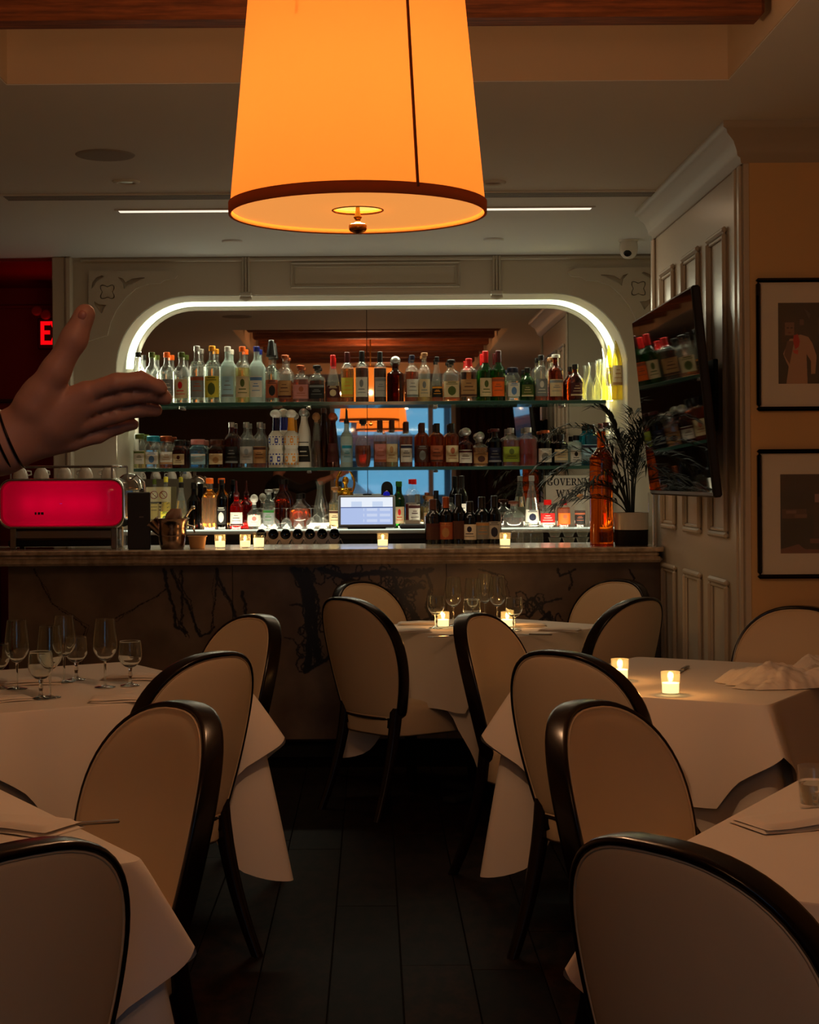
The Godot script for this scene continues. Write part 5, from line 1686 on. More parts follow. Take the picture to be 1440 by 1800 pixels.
	part("box", box(Vector3(0.115, 0.29, 0.07), 0.004), mat(Color(0.07, 0.05, 0.045), 0.5), mn, Vector3(0, 0.146, 0))
	part("printed_mark", box(Vector3(0.022, 0.008, 0.001)), mat(Color(0.4, 0.36, 0.33), 0.7), mn, Vector3(0.012, 0.165, 0.0355))
	# small glasses under the machine's edge
	var sg = null
	for k in 2:
		p = at([211, 222][k], 962, [8.62, 8.5][k]) * Vector3(1, 0, 1) + Vector3(0, BAR_TOP, 0)
		var says = ["ribbed water glass at the foot of the red machine, the one farther back", "ribbed water glass at the foot of the red machine, the one beside the menu box"][k]
		if sg == null:
			sg = thing("water_glass", says, "glass", p, 0.0, "glasses by the machine")
			part("body", lathe(P2([0, 0, 0.026, 0, 0.027, 0.004, 0.034, 0.10, 0.033, 0.1, 0.025, 0.008, 0, 0.008]), 16, 2.0), M.tumbler, sg)
		else: again(sg, p, 0.4, says)
	build_machine()
	build_plant()
	# big amber bottle, clear vase
	p = at(1058, 957, 8.52)
	var o = make_bottle("magnum", 0.061, 0.60, "orange", "", 0.9, "", "", "", 2)
	o.name = numbered("large_bottle")
	add_child(o, true)
	o.position = Vector3(p.x, BAR_TOP, -8.52)
	tag(o, "very large amber-orange bottle standing on the bar left of the potted palm", "bottle")
	var vs = thing("glass_vase", "tall clear glass cylinder vase right of the potted palm", "vase", at(1150, 958, 8.46) * Vector3(1, 0, 1) + Vector3(0, BAR_TOP, 0))
	part("body", lathe(P2([0, 0, 0.03, 0, 0.031, 0.004, 0.031, 0.27, 0.0295, 0.272, 0.0285, 0.27, 0.0285, 0.02, 0, 0.018]), 24), M.tumbler, vs)

func build_machine():
	# coffee machine with its back panel lit red, chrome rounded case on legs
	var c = at(110, 962, 8.5)
	var m = thing("coffee_machine", "chrome coffee machine with a glowing red back panel on the left of the bar", "coffee machine", Vector3(c.x, BAR_TOP, -8.56))
	var w = 0.325
	var y0 = 0.105
	var y1 = 0.365
	var outline = PackedVector2Array()
	var cx = w - 0.06
	for k in 4:
		var sx = [1, -1, -1, 1][k]
		var sy = [1, 1, -1, -1][k]
		for j in 9:
			var a = PI / 2 * k + PI / 2 * j / 8.0
			outline.append(Vector2(sx * cx + cos(a) * 0.06, (y0 + y1) / 2 + sy * ((y1 - y0) / 2 - 0.06) + sin(a) * 0.06))
	var inner = PackedVector2Array()
	var mid = Vector2(0, (y0 + y1) / 2)
	for q in outline: inner.append(mid + (q - mid) * Vector2(0.945, 0.86))
	# case: outer skin, rounded lip, open front
	var b = MB.new()
	var rows = []
	for s in [[-0.22, 1.0, 0.9], [-0.2, 1.0, 1.0], [0.05, 1.0, 1.0], [0.075, 0.995, 0.99], [0.088, 0.985, 0.965], [0.09, 0.97, 0.93], [0.085, 0.955, 0.885], [0.06, 0.945, 0.86], [-0.12, 0.945, 0.86]]:
		var row = PackedVector3Array()
		for q in outline:
			var r = mid + (q - mid) * Vector2(s[1], s[2])
			row.append(Vector3(r.x, r.y, s[0]))
		rows.append(row)
	b.grid(rows, true)
	part("case", b.mesh(), M.chrome, m)
	part("back_plate", extrude(outline, -0.222, -0.205), M.steel, m)
	part("back_wall", extrude(inner, -0.13, -0.12), M.ceramic, m)
	# bulging red acrylic panel
	b = MB.new()
	rows = []
	for s in [[1.0, 0.055], [0.97, 0.072], [0.9, 0.084], [0.75, 0.092], [0.5, 0.096], [0.02, 0.097]]:
		var row = PackedVector3Array()
		for q in inner:
			var r = mid + (q - mid) * s[0]
			row.append(Vector3(r.x, r.y, s[1]))
		rows.append(row)
	b.grid(rows, true)
	part("lit_panel", b.mesh(), mat(Color(0.8, 0.02, 0.34), 0.12, 0.0, {"emission_enabled": true, "emission": Color(1.0, 0.0, 0.26), "emission_energy_multiplier": 0.12, "backlight_enabled": true, "backlight": Color(1.0, 0.03, 0.34)}), m)
	for x in [-0.16, -0.05, 0.06, 0.16]: add_omni("panel_lamp_light", m.position + Vector3(x, 0.235, 0.025), Color(1.0, 0.14, 0.68), 0.0028, 0.012)
	for k in 3: part("printed_mark", box(Vector3([0.010, 0.012, 0.014][k], 0.013, 0.002), 0.0005), M.black, m, Vector3(-0.13 + 0.017 * k, 0.185, 0.097))
	part("lower_body", slab(Vector3(-0.27, 0.045, -0.18), Vector3(0.255, 0.105, 0.03), 0.012), M.steel, m)
	part("drip_tray", slab(Vector3(-0.29, 0.012, -0.2), Vector3(0.27, 0.045, 0.02), 0.006), M.matte_black, m)
	for x in [-0.27, 0.25]:
		for z in [-0.18, 0.035]: part("leg", slab(Vector3(x, 0, z), Vector3(x + 0.03, 0.11, z + 0.03), 0.004), M.steel, m)
	# rail round the top and the steam pipe at the side
	var path = []
	for q in [[-0.26, 0.08], [0.26, 0.08], [0.30, 0.04], [0.30, -0.18], [-0.30, -0.18], [-0.30, 0.04]]: path.append(Vector3(q[0], 0.425, q[1]))
	part("cup_rail", tube(path, 0.006, 8, true), M.chrome, m)
	for q in [[-0.26, 0.08], [0.26, 0.08], [0.30, -0.18], [-0.30, -0.18]]: part("rail_post", tube([Vector3(q[0], 0.35, q[1]), Vector3(q[0], 0.425, q[1])], 0.005, 8), M.chrome, m)
	part("steam_pipe", tube([Vector3(0.30, 0.33, -0.1), Vector3(0.36, 0.38, -0.1), Vector3(0.40, 0.34, -0.1), Vector3(0.41, 0.25, -0.1), Vector3(0.405, 0.14, -0.1)], 0.006, 8), M.chrome, m)
	part("group_dome", lathe(curve2(P2([0, 0.0, 0.07, 0.0, 0.075, 0.02, 0.06, 0.06, 0.03, 0.085, 0, 0.09]), 3), 24), M.chrome, m, Vector3(0.315, 0.30, -0.16))
	var cup = null
	for k in 5:
		var p = m.position + Vector3(-0.24 + 0.115 * k, 0.366, -0.06 + 0.03 * (k % 2))
		var says = "white coffee cup turned upside down on the red machine, %s from the left" % ["first", "second", "third", "fourth", "fifth"][k]
		if cup == null:
			cup = thing("coffee_cup", says, "cup", p, 0.3, "cups on the coffee machine")
			part("cup", lathe(curve2(P2([0.04, 0.0, 0.038, 0.02, 0.03, 0.042, 0.02, 0.052, 0.02, 0.056, 0, 0.056]), 3), 24), M.ceramic, cup)
			part("handle", tube([Vector3(0.037, 0.015, 0), Vector3(0.056, 0.02, 0), Vector3(0.054, 0.036, 0), Vector3(0.033, 0.04, 0)], 0.004, 8), M.ceramic, cup)
		else: again(cup, p, 0.9 * k, says)

func build_plant():
	var p = at(1110, 958, 8.5)
	var o = thing("potted_palm", "small dark green palm in a white and black round pot at the bar's right end", "plant", Vector3(p.x, BAR_TOP, -8.5))
	var pot = part("pot", lathe(P2([0, 0, 0.082, 0, 0.085, 0.004, 0.087, 0.082, 0.087, 0.082]), 32), M.matte_black, o)
	pot.set_meta("label", "black lower half of the pot")
	part("pot_rim", lathe(P2([0.087, 0.082, 0.0885, 0.168, 0.087, 0.171, 0.082, 0.170, 0.080, 0.14, 0.0, 0.14]), 32), M.ceramic, o).set_meta("label", "white upper half of the pot")
	part("soil", lathe(P2([0.08, 0.145, 0.04, 0.15, 0, 0.152]), 20), M.grout, o)
	var rng = RandomNumberGenerator.new()
	rng.seed = 77
	# each frond: heading, reach, height, droop
	var fr = [[2.9, 0.40, 0.56, 0.10], [3.5, 0.42, 0.40, 0.16], [2.8, 0.40, 0.26, 0.14], [3.3, 0.44, 0.46, 0.14], [3.0, 0.36, 0.14, 0.06], [2.6, 0.26, 0.30, 0.10], [0.9, 0.13, 0.42, 0.03], [-0.9, 0.15, 0.34, 0.05], [1.3, 0.16, 0.50, 0.03], [2.0, 0.22, 0.44, 0.05], [4.2, 0.22, 0.50, 0.04], [5.0, 0.14, 0.56, 0.02], [3.1, 0.16, 0.58, 0.02], [5.2, 0.14, 0.46, 0.04], [3.3, 0.30, 0.22, 0.1], [0.7, 0.14, 0.56, 0.02]]
	for f in fr:
		var b = MB.new()
		var path = []
		var rad = []
		var dir = Vector3(cos(f[0]), 0, sin(f[0]))
		for k in 14:
			var t = k / 13.0
			path.append(dir * (0.015 + f[1] * (0.25 * t + 0.75 * t * t)) + Vector3(0, 0.15 + f[2] * (1.0 - pow(1.0 - t, 1.7)) - f[3] * t * t * t * 1.3, 0))
			rad.append(lerpf(0.004, 0.001, t))
		tube_into(b, path, rad, 6)
		for k in range(4, 14):
			for s in [-1.0, 1.0, -0.55, 0.55]:
				var tg = (path[k] - path[k - 1]).normalized()
				var side = tg.cross(Vector3.UP).normalized() * s
				var l = lerpf(0.165, 0.09, absf(k - 8) / 6.0) * rng.randf_range(0.85, 1.15)
				var d = (tg * 0.75 + side * 0.75 + Vector3(0, rng.randf_range(-0.1, 0.18), 0)).normalized()
				var wd = d.cross(Vector3.UP).normalized() * 0.0065
				var m1 = path[k] + d * l * 0.4 + Vector3(0, 0.006, 0)
				var tip = path[k] + d * l - Vector3(0, l * 0.22, 0)
				var lift = Vector3(0, 0.0014, 0)
				b.tri(path[k], m1 + wd, m1 + lift)
				b.tri(path[k], m1 + lift, m1 - wd)
				b.tri(m1 + wd, tip, m1 + lift)
				b.tri(m1 + lift, tip, m1 - wd)
		part("frond", b.mesh(), M.leaf, o)

# ---------------------------------------------------------------- on the tables
func build_table_settings():
	# wine glass and small goblet
	var wine = null
	var gob = null
	var list = [
		["w", 30, 1211, "tall wine glass on the left table, second from the picture's left edge"],
		["w", 88, 1226, "tall wine glass on the left table standing in front, its foot behind the small goblet"],
		["w", 113, 1199, "tall wine glass at the back of the left table between two small goblets"],
		["w", 185, 1208, "tall wine glass on the left table standing apart beside the rightmost goblet"],
		["g", 72, 1228, "small round goblet in front of the group on the left table"],
		["g", 134, 1195, "small round goblet behind the tall glasses on the left table"],
		["g", 229, 1205, "small round goblet at the right end of the glasses on the left table"],
		["g", -4, 1210, "small goblet cut off by the picture's left edge on the left table"],
		["w", 797, 1100, "tall wine glass on the bar table, just right of the left candle"],
		["w", 832, 1104, "tall wine glass on the bar table behind the sideways chair's top"],
		["w", 853, 1092, "tall wine glass at the back of the bar table, centre of the cluster"],
		["w", 875, 1099, "tall wine glass on the bar table, rightmost of the tall ones"],
		["g", 767, 1104, "small goblet at the left end of the bar table's glasses"],
		["g", 830, 1112, "small goblet in the middle of the bar table's glasses"],
		["g", 904, 1108, "small goblet at the right end of the bar table's glasses"]]
	for e in list:
		var d = FOCAL * (EYE - TABLE - 0.002) / (e[2] - VY + ROLL * (e[1] - VX))
		var p = at(e[1], e[2], d)
		p.y = TABLE + 0.002
		if e[0] == "w":
			if wine == null:
				wine = thing("wine_glass", e[3], "wine glass", p, 0.0, "tall wine glasses on the tables")
				part("bowl", lathe(curve2(P2([0, 0.083, 0.004, 0.084, 0.016, 0.09, 0.034, 0.112, 0.0395, 0.136, 0.037, 0.17, 0.0315, 0.215, 0.0308, 0.2155, 0.036, 0.17, 0.0383, 0.136, 0.033, 0.114, 0.016, 0.0925, 0.0, 0.089]), 3), 28), M.crystal, wine)
				part("stem", lathe(curve2(P2([0, 0.006, 0.0036, 0.006, 0.0034, 0.04, 0.0042, 0.086, 0.0, 0.09]), 3), 14), M.crystal, wine)
				part("foot", lathe(P2([0, 0.0, 0.033, 0.0, 0.034, 0.0015, 0.02, 0.004, 0.004, 0.008, 0, 0.009]), 28), M.crystal, wine)
			else: again(wine, p, 0.0, e[3], "tall wine glasses on the tables")
		else:
			if gob == null:
				gob = thing("goblet", e[3], "glass", p, 0.0, "small goblets on the tables")
				part("bowl", lathe(curve2(P2([0, 0.057, 0.006, 0.058, 0.02, 0.064, 0.036, 0.085, 0.0385, 0.105, 0.036, 0.14, 0.0352, 0.1405, 0.037, 0.105, 0.0345, 0.087, 0.02, 0.067, 0.0, 0.064]), 3), 28), M.crystal, gob)
				part("stem", lathe(curve2(P2([0, 0.006, 0.008, 0.006, 0.0055, 0.02, 0.0075, 0.034, 0.0055, 0.046, 0.008, 0.06, 0.0, 0.064]), 3), 14), M.crystal, gob)
				part("foot", lathe(P2([0, 0.0, 0.031, 0.0, 0.032, 0.002, 0.02, 0.004, 0.006, 0.01, 0, 0.011]), 28), M.crystal, gob)
			else: again(gob, p, 0.0, e[3], "small goblets on the tables")
	# candles on the tables
	for e in [[779, 1103, "lit votive candle at the left of the bar table's glasses"], [892, 1103, "lit votive candle on the bar table behind the sideways chair's rim"], [1090, 1196, "lit votive candle half hidden behind the chair back on the right table"], [1179, 1221, "lit votive candle standing free on the right table, casting a pool of light"]]:
		var d = FOCAL * (EYE - TABLE - 0.002) / (e[1] - VY + ROLL * (e[0] - VX))
		shared.table_candle = candle_at(at(e[0], e[1], d) * Vector3(1, 0, 1) + Vector3(0, TABLE + 0.002, 0), e[2], shared.get("table_candle"), "votive candles", 0.018)
	# an unlit one at the picture's right edge
	var vq = at(1434, 1422, 2900.0 * 0.66 / 583.0)
	var vg = thing("water_tumbler", "clear tumbler cut off by the right edge beside the folded napkin", "glass", Vector3(vq.x, TABLE + 0.002, vq.z))
	part("body", lathe(P2([0, 0, 0.03, 0, 0.032, 0.004, 0.034, 0.085, 0.033, 0.0855, 0.03, 0.01, 0, 0.01]), 24), M.tumbler, vg)
	part("water", lathe(P2([0, 0.0105, 0.0296, 0.0105, 0.0315, 0.05, 0.0315, 0.05, 0, 0.05]), 20), tone("liq", "water"), vg)
	# napkins
	var nap = napkin_mesh()
	var first = null
	for e in [
		[1405, 1440, 0.35, 1.0, "folded white napkin on the table at bottom right, beside the picture's right edge"],
		[30, 1445, -0.5, 1.0, "folded white napkin with pointed corner at the left edge, on the bottom left table"],
		[215, 1226, 0.05, 0.85, "thin folded napkin at the near side of the left table's goblets"],
		[240, 1188, -0.1, 0.95, "thick folded napkin at the far right corner of the left table"],
		[50, 1196, 0.1, 0.95, "folded napkin at the far left behind the wine glasses"],
		[8, 1226, 0.5, 0.7, "small folded napkin corner at the left edge of the left table"],
		[720, 1107, 0.2, 0.8, "folded napkin at the left end of the bar table"],
		[735, 1094, 0.0, 0.8, "folded napkin near the back left corner of the bar table"],
		[925, 1097, -0.1, 0.8, "folded napkin behind the right candle on the bar table"],
		[985, 1105, -0.4, 0.8, "folded napkin at the right end of the bar table"]]:
		var d = FOCAL * (EYE - TABLE - 0.01) / (e[1] - VY + ROLL * (e[0] - VX))
		var p = at(e[0], e[1], d)
		p.y = TABLE + 0.002
		if first == null:
			first = thing("napkin", e[4], "napkin", p, e[2], "folded napkins")
			part("fold", nap[0], M.napkin, first)
			part("upper_fold", nap[1], M.napkin, first, Vector3(0, 0.0075, 0), Vector3(0, 0.03, 0.012))
		else:
			var o = again(first, p, e[2], e[4], "folded napkins")
			o.scale = Vector3.ONE * e[3]
	# crumpled napkin heap on the right table
	var q = at(1365, 1225, FOCAL * 0.64 / 385.0)
	var cr = thing("crumpled_napkin", "large crumpled white napkin heaped on the right table's far side", "napkin", Vector3(1.33, TABLE + 0.001, -5.28), 0.25)
	part("cloth", crumple_mesh(0.40, 0.26, 0.075, 3), M.napkin, cr)
	var cr2 = thing("crumpled_napkin", "smaller crumpled napkin behind the heap on the right table", "napkin", Vector3(1.52, TABLE + 0.001, -5.52), -0.4)
	part("cloth", crumple_mesh(0.26, 0.18, 0.07, 8), M.napkin, cr2)
	# thin cutlery near the folded napkins
	var kn = null
	for e in [[790, 1118, 0.5, "table knife lying at the front of the bar table"], [930, 1116, -0.3, "table knife lying right of the sideways chair on the bar table"], [1200, 1178, 1.2, "table knife lying behind the free standing candle"], [118, 1452, 0.3, "table knife on the bottom left table beside the folded napkin"]]:
		var d = FOCAL * (EYE - TABLE - 0.003) / (e[1] - VY + ROLL * (e[0] - VX))
		var p = at(e[0], e[1], d) * Vector3(1, 0, 1) + Vector3(0, TABLE + 0.003, 0)
		if kn == null:
			kn = thing("table_knife", e[3], "knife", p, e[2], "table knives")
			part("blade", extrude(curve2(P2([-0.11, -0.008, -0.09, 0.009, 0.0, 0.009, 0.0, -0.008]), 3), 0.0, 0.0015), M.steel, kn, Vector3.ZERO, Vector3(-PI / 2, 0, 0))
			part("handle", slab(Vector3(0, 0, -0.007), Vector3(0.1, 0.006, 0.007), 0.002), M.steel, kn)
		else: again(kn, p, e[2], e[3], "table knives")

func napkin_mesh():
	var out = []
	for r in 2:
		var b = MB.new()
		var rows = []
		for i in 9:
			var row = PackedVector3Array()
			for j in 15:
				var u = i / 8.0 - 0.5
				var v = j / 14.0 - 0.5
				var edge = minf(0.5 - absf(u), 0.5 - absf(v))
				var y = 0.0075 * (1.0 - pow(1.0 - minf(edge / 0.07, 1.0), 2))
				row.append(Vector3(v * (0.235 - 0.012 * r), y + 0.0012 * sin(v * 9.0 + r), u * (0.125 - 0.012 * r)))
			rows.append(row)
		b.grid(rows)
		out.append(b.mesh())
	return out

func crumple_mesh(w, d, h, seed_):
	var nz = FastNoiseLite.new()
	nz.seed = seed_
	nz.noise_type = FastNoiseLite.TYPE_CELLULAR
	nz.cellular_return_type = FastNoiseLite.RETURN_DISTANCE
	nz.frequency = 6.5
	var n2 = FastNoiseLite.new()
	n2.seed = seed_ + 5
	n2.frequency = 6.0
	var b = MB.new()
	var rows = []
	for i in 41:
		var row = PackedVector3Array()
		for j in 57:
			var u = i / 40.0 * 2.0 - 1.0
			var v = j / 56.0 * 2.0 - 1.0
			var r = 1.0 + 0.22 * n2.get_noise_2d(cos(atan2(u, v)) * 0.35, sin(atan2(u, v)) * 0.35)
			var fall = clampf(1.0 - pow(maxf(absf(u), absf(v)), 3.0), 0.0, 1.0)
			var x = v * w / 2 * r
			var z = u * d / 2 * r
			var y = h * fall * (0.35 + 0.5 * n2.get_noise_2d(x, z) + 0.75 * (1.0 + nz.get_noise_2d(x + 0.03 * n2.get_noise_2d(z, x), z)))
			row.append(Vector3(x, maxf(y, 0.0015), z))
		rows.append(row)
	b.grid(rows, false, true)
	return b.mesh()

# ---------------------------------------------------------------- fittings
func build_fittings():
	# television on the panelled wall, tipped down
	var tv = thing("television", "big black flat television tilted down on the panelled wall at right", "television", Vector3(1.285, 1.755, -7.05))
	tv.rotation = Vector3(0, -PI / 2, 0)
	tv.rotate_object_local(Vector3.RIGHT, 0.10)
	part("case", box(Vector3(1.45, 0.82, 0.035), 0.008), M.black, tv)
	part("rear_housing", box(Vector3(1.0, 0.5, 0.05), 0.015), M.matte_black, tv, Vector3(0, -0.05, -0.035))
	part("screen", box(Vector3(1.425, 0.79, 0.002), 0.0005), M.gloss_black, tv, Vector3(0, 0.006, 0.018))
	part("wall_arm", box(Vector3(0.12, 0.3, 0.12), 0.01), M.matte_black, tv, Vector3(0, 0.0, -0.09))
	part("wall_plate", box(Vector3(0.3, 0.3, 0.02), 0.004), M.matte_black, tv, Vector3(0, 0.0, -0.155), Vector3(-0.1, 0, 0))
	# exit sign in the red lobby
	var p = at(97, 586, 10.95)
	var ex = thing("exit_sign", "glowing red EXIT sign in the dark lobby, partly hidden by the pilaster", "sign", p)
	part("housing", box(Vector3(0.34, 0.21, 0.04), 0.008), M.matte_black, ex, Vector3(0.05, 0, -0.03))
	for k in 4:
		part("letter", lettering("EXIT"[k], 0.155, 0.006, true, "Droid Sans"), M.red_glow, ex, Vector3([-0.068, 0.010, 0.075, 0.125][k], 0.0, -0.006)).scale = Vector3(0.74, 1, 1)
	var em = part("emergency_head", lathe(curve2(P2([0, -0.03, 0.022, -0.028, 0.032, -0.01, 0.034, 0.012, 0, 0.014]), 3), 20), mat(Color(0.5, 0.3, 0.28), 0.4), ex, Vector3(-0.12, 0.15, 0.0), Vector3(1.2, 0, 0))
	part("emergency_head", em.mesh, em.material_override, ex, Vector3(-0.06, 0.125, 0.0), Vector3(1.2, 0, 0.3))
	part("hanger", tube([Vector3(0.05, 0.105, -0.03), Vector3(0.05, CEIL - p.y, -0.03)], 0.006, 8), M.matte_black, ex)
	add_omni("exit_sign_light", p + Vector3(-0.1, -0.05, 0.22), Color(1.0, 0.05, 0.06), 0.018, 0.06)

func build_pictures():
	# two framed prints on the ochre wall
	var z = -6.5 + 0.012
	for k in 2:
		var q0 = at([1327, 1329][k], [490, 790][k], 6.49)
		var q1 = at([1327, 1329][k], [723, 1017][k], 6.49)
		var w = 0.62
		var h = q0.y - q1.y
		var c = Vector3(q0.x + w / 2, (q0.y + q1.y) / 2, z)
		var fr = thing("framed_picture", ["black framed print of a figure in white with red scarf, upper picture on ochre wall", "black framed print of a dim dining table, lower picture on the ochre wall"][k], "picture", c, 0.0, "framed pictures on the ochre wall")
		var b = MB.new()
		frame_rect(b, -w / 2, -h / 2, w / 2, h / 2, 0.017, 0.028, 0.0)
		part("frame", b.mesh(), M.gloss_black, fr)
		part("mat_board", slab(Vector3(-w / 2 + 0.015, -h / 2 + 0.015, 0.001), Vector3(w / 2 - 0.015, h / 2 - 0.015, 0.009)), M.paper, fr)
		var pw = 0.43
		var ph = [0.318, 0.311][k]
		var x0 = [0.088, 0.092][k] - w / 2
		var cy = [0.005, 0.0][k]
		b = MB.new()
		b.quad(Vector3(x0, cy - ph / 2, 0.0098), Vector3(x0 + pw, cy - ph / 2, 0.0098), Vector3(x0 + pw, cy + ph / 2, 0.0098), Vector3(x0, cy + ph / 2, 0.0098))
		part("print", b.mesh(), mat(Color(1, 1, 1), 0.5, 0.0, {"albedo_texture": tex(print_one() if k == 0 else print_two())}), fr)
		part("glazing", slab(Vector3(-w / 2 + 0.015, -h / 2 + 0.015, 0.014), Vector3(w / 2 - 0.015, h / 2 - 0.015, 0.016)), M.glass, fr)

func print_one():
	var img = Image.create_empty(430, 318, false, Image.FORMAT_RGB8)
	img.fill(Color(0.12, 0.07, 0.06))
	fill_ellipse(img, 60, 90, 55, 90, Color(0.16, 0.085, 0.075))
	fill_poly(img, P2([100, 20, 128, 44, 122, 66]), Color(0.30, 0.25, 0.22))
	# pale suit
	fill_poly(img, P2([44, 142, 86, 124, 118, 134, 134, 160, 150, 210, 144, 278, 128, 280, 128, 230, 110, 200, 114, 318, 30, 318, 40, 250, 30, 230, 18, 200]), Color(0.74, 0.58, 0.46))
	fill_poly(img, P2([34, 150, 62, 150, 52, 200, 44, 240, 22, 205]), Color(0.45, 0.30, 0.23))
	# hair and face
	fill_ellipse(img, 44, 96, 30, 44, Color(0.22, 0.12, 0.09))
	fill_poly(img, P2([18, 96, 12, 160, 30, 150]), Color(0.26, 0.15, 0.11))
	fill_ellipse(img, 44, 102, 18, 25, Color(0.52, 0.36, 0.28))
	fill_ellipse(img, 37, 98, 4, 2, Color(0.2, 0.1, 0.09))
	fill_ellipse(img, 52, 98, 4, 2, Color(0.2, 0.1, 0.09))
	fill_ellipse(img, 44, 117, 6, 2, Color(0.42, 0.17, 0.15))
	# red scarf
	fill_poly(img, P2([60, 128, 76, 122, 84, 150, 80, 172, 66, 182, 58, 150]), Color(0.80, 0.03, 0.08))
	fill_poly(img, P2([56, 186, 78, 184, 76, 202, 62, 198]), Color(0.85, 0.30, 0.26))
	# dark companion and pale hand behind
	fill_ellipse(img, 92, 76, 8, 11, Color(0.42, 0.27, 0.22))
	fill_poly(img, P2([150, 110, 230, 60, 330, 80, 340, 318, 150, 318]), Color(0.05, 0.04, 0.05))
	fill_ellipse(img, 180, 90, 24, 32, Color(0.27, 0.2, 0.19))
	fill_ellipse(img, 300, 110, 30, 36, Color(0.33, 0.23, 0.2))
	return img

func print_two():
	var img = Image.create_empty(430, 311, false, Image.FORMAT_RGB8)
	img.fill(Color(0.17, 0.10, 0.06))
	fill_poly(img, P2([0, 70, 130, 62, 200, 66, 200, 140, 0, 140]), Color(0.11, 0.055, 0.04))
	fill_poly(img, P2([0, 160, 130, 160, 130, 290, 0, 290]), Color(0.035, 0.02, 0.018))
	fill_ellipse(img, 54, 155, 48, 18, Color(0.34, 0.21, 0.15))
	fill_ellipse(img, 42, 148, 20, 6, Color(0.5, 0.36, 0.29))
	fill_ellipse(img, 80, 164, 24, 6, Color(0.46, 0.31, 0.22))
	fill_poly(img, P2([132, 60, 200, 40, 260, 60, 270, 230, 132, 240]), Color(0.2, 0.1, 0.06))
	fill_ellipse(img, 152, 94, 17, 16, Color(0.62, 0.45, 0.4))
	fill_poly(img, P2([0, 294, 70, 274, 90, 290, 150, 296, 250, 290, 430, 280, 430, 311, 0, 311]), Color(0.46, 0.28, 0.22))
	fill_ellipse(img, 160, 272, 66, 22, Color(0.09, 0.04, 0.03))
	fill_ellipse(img, 158, 262, 42, 9, Color(0.44, 0.26, 0.2))
	fill_ellipse(img, 330, 160, 60, 80, Color(0.1, 0.06, 0.05))
	fill_ellipse(img, 330, 100, 22, 28, Color(0.5, 0.36, 0.3))
	return img

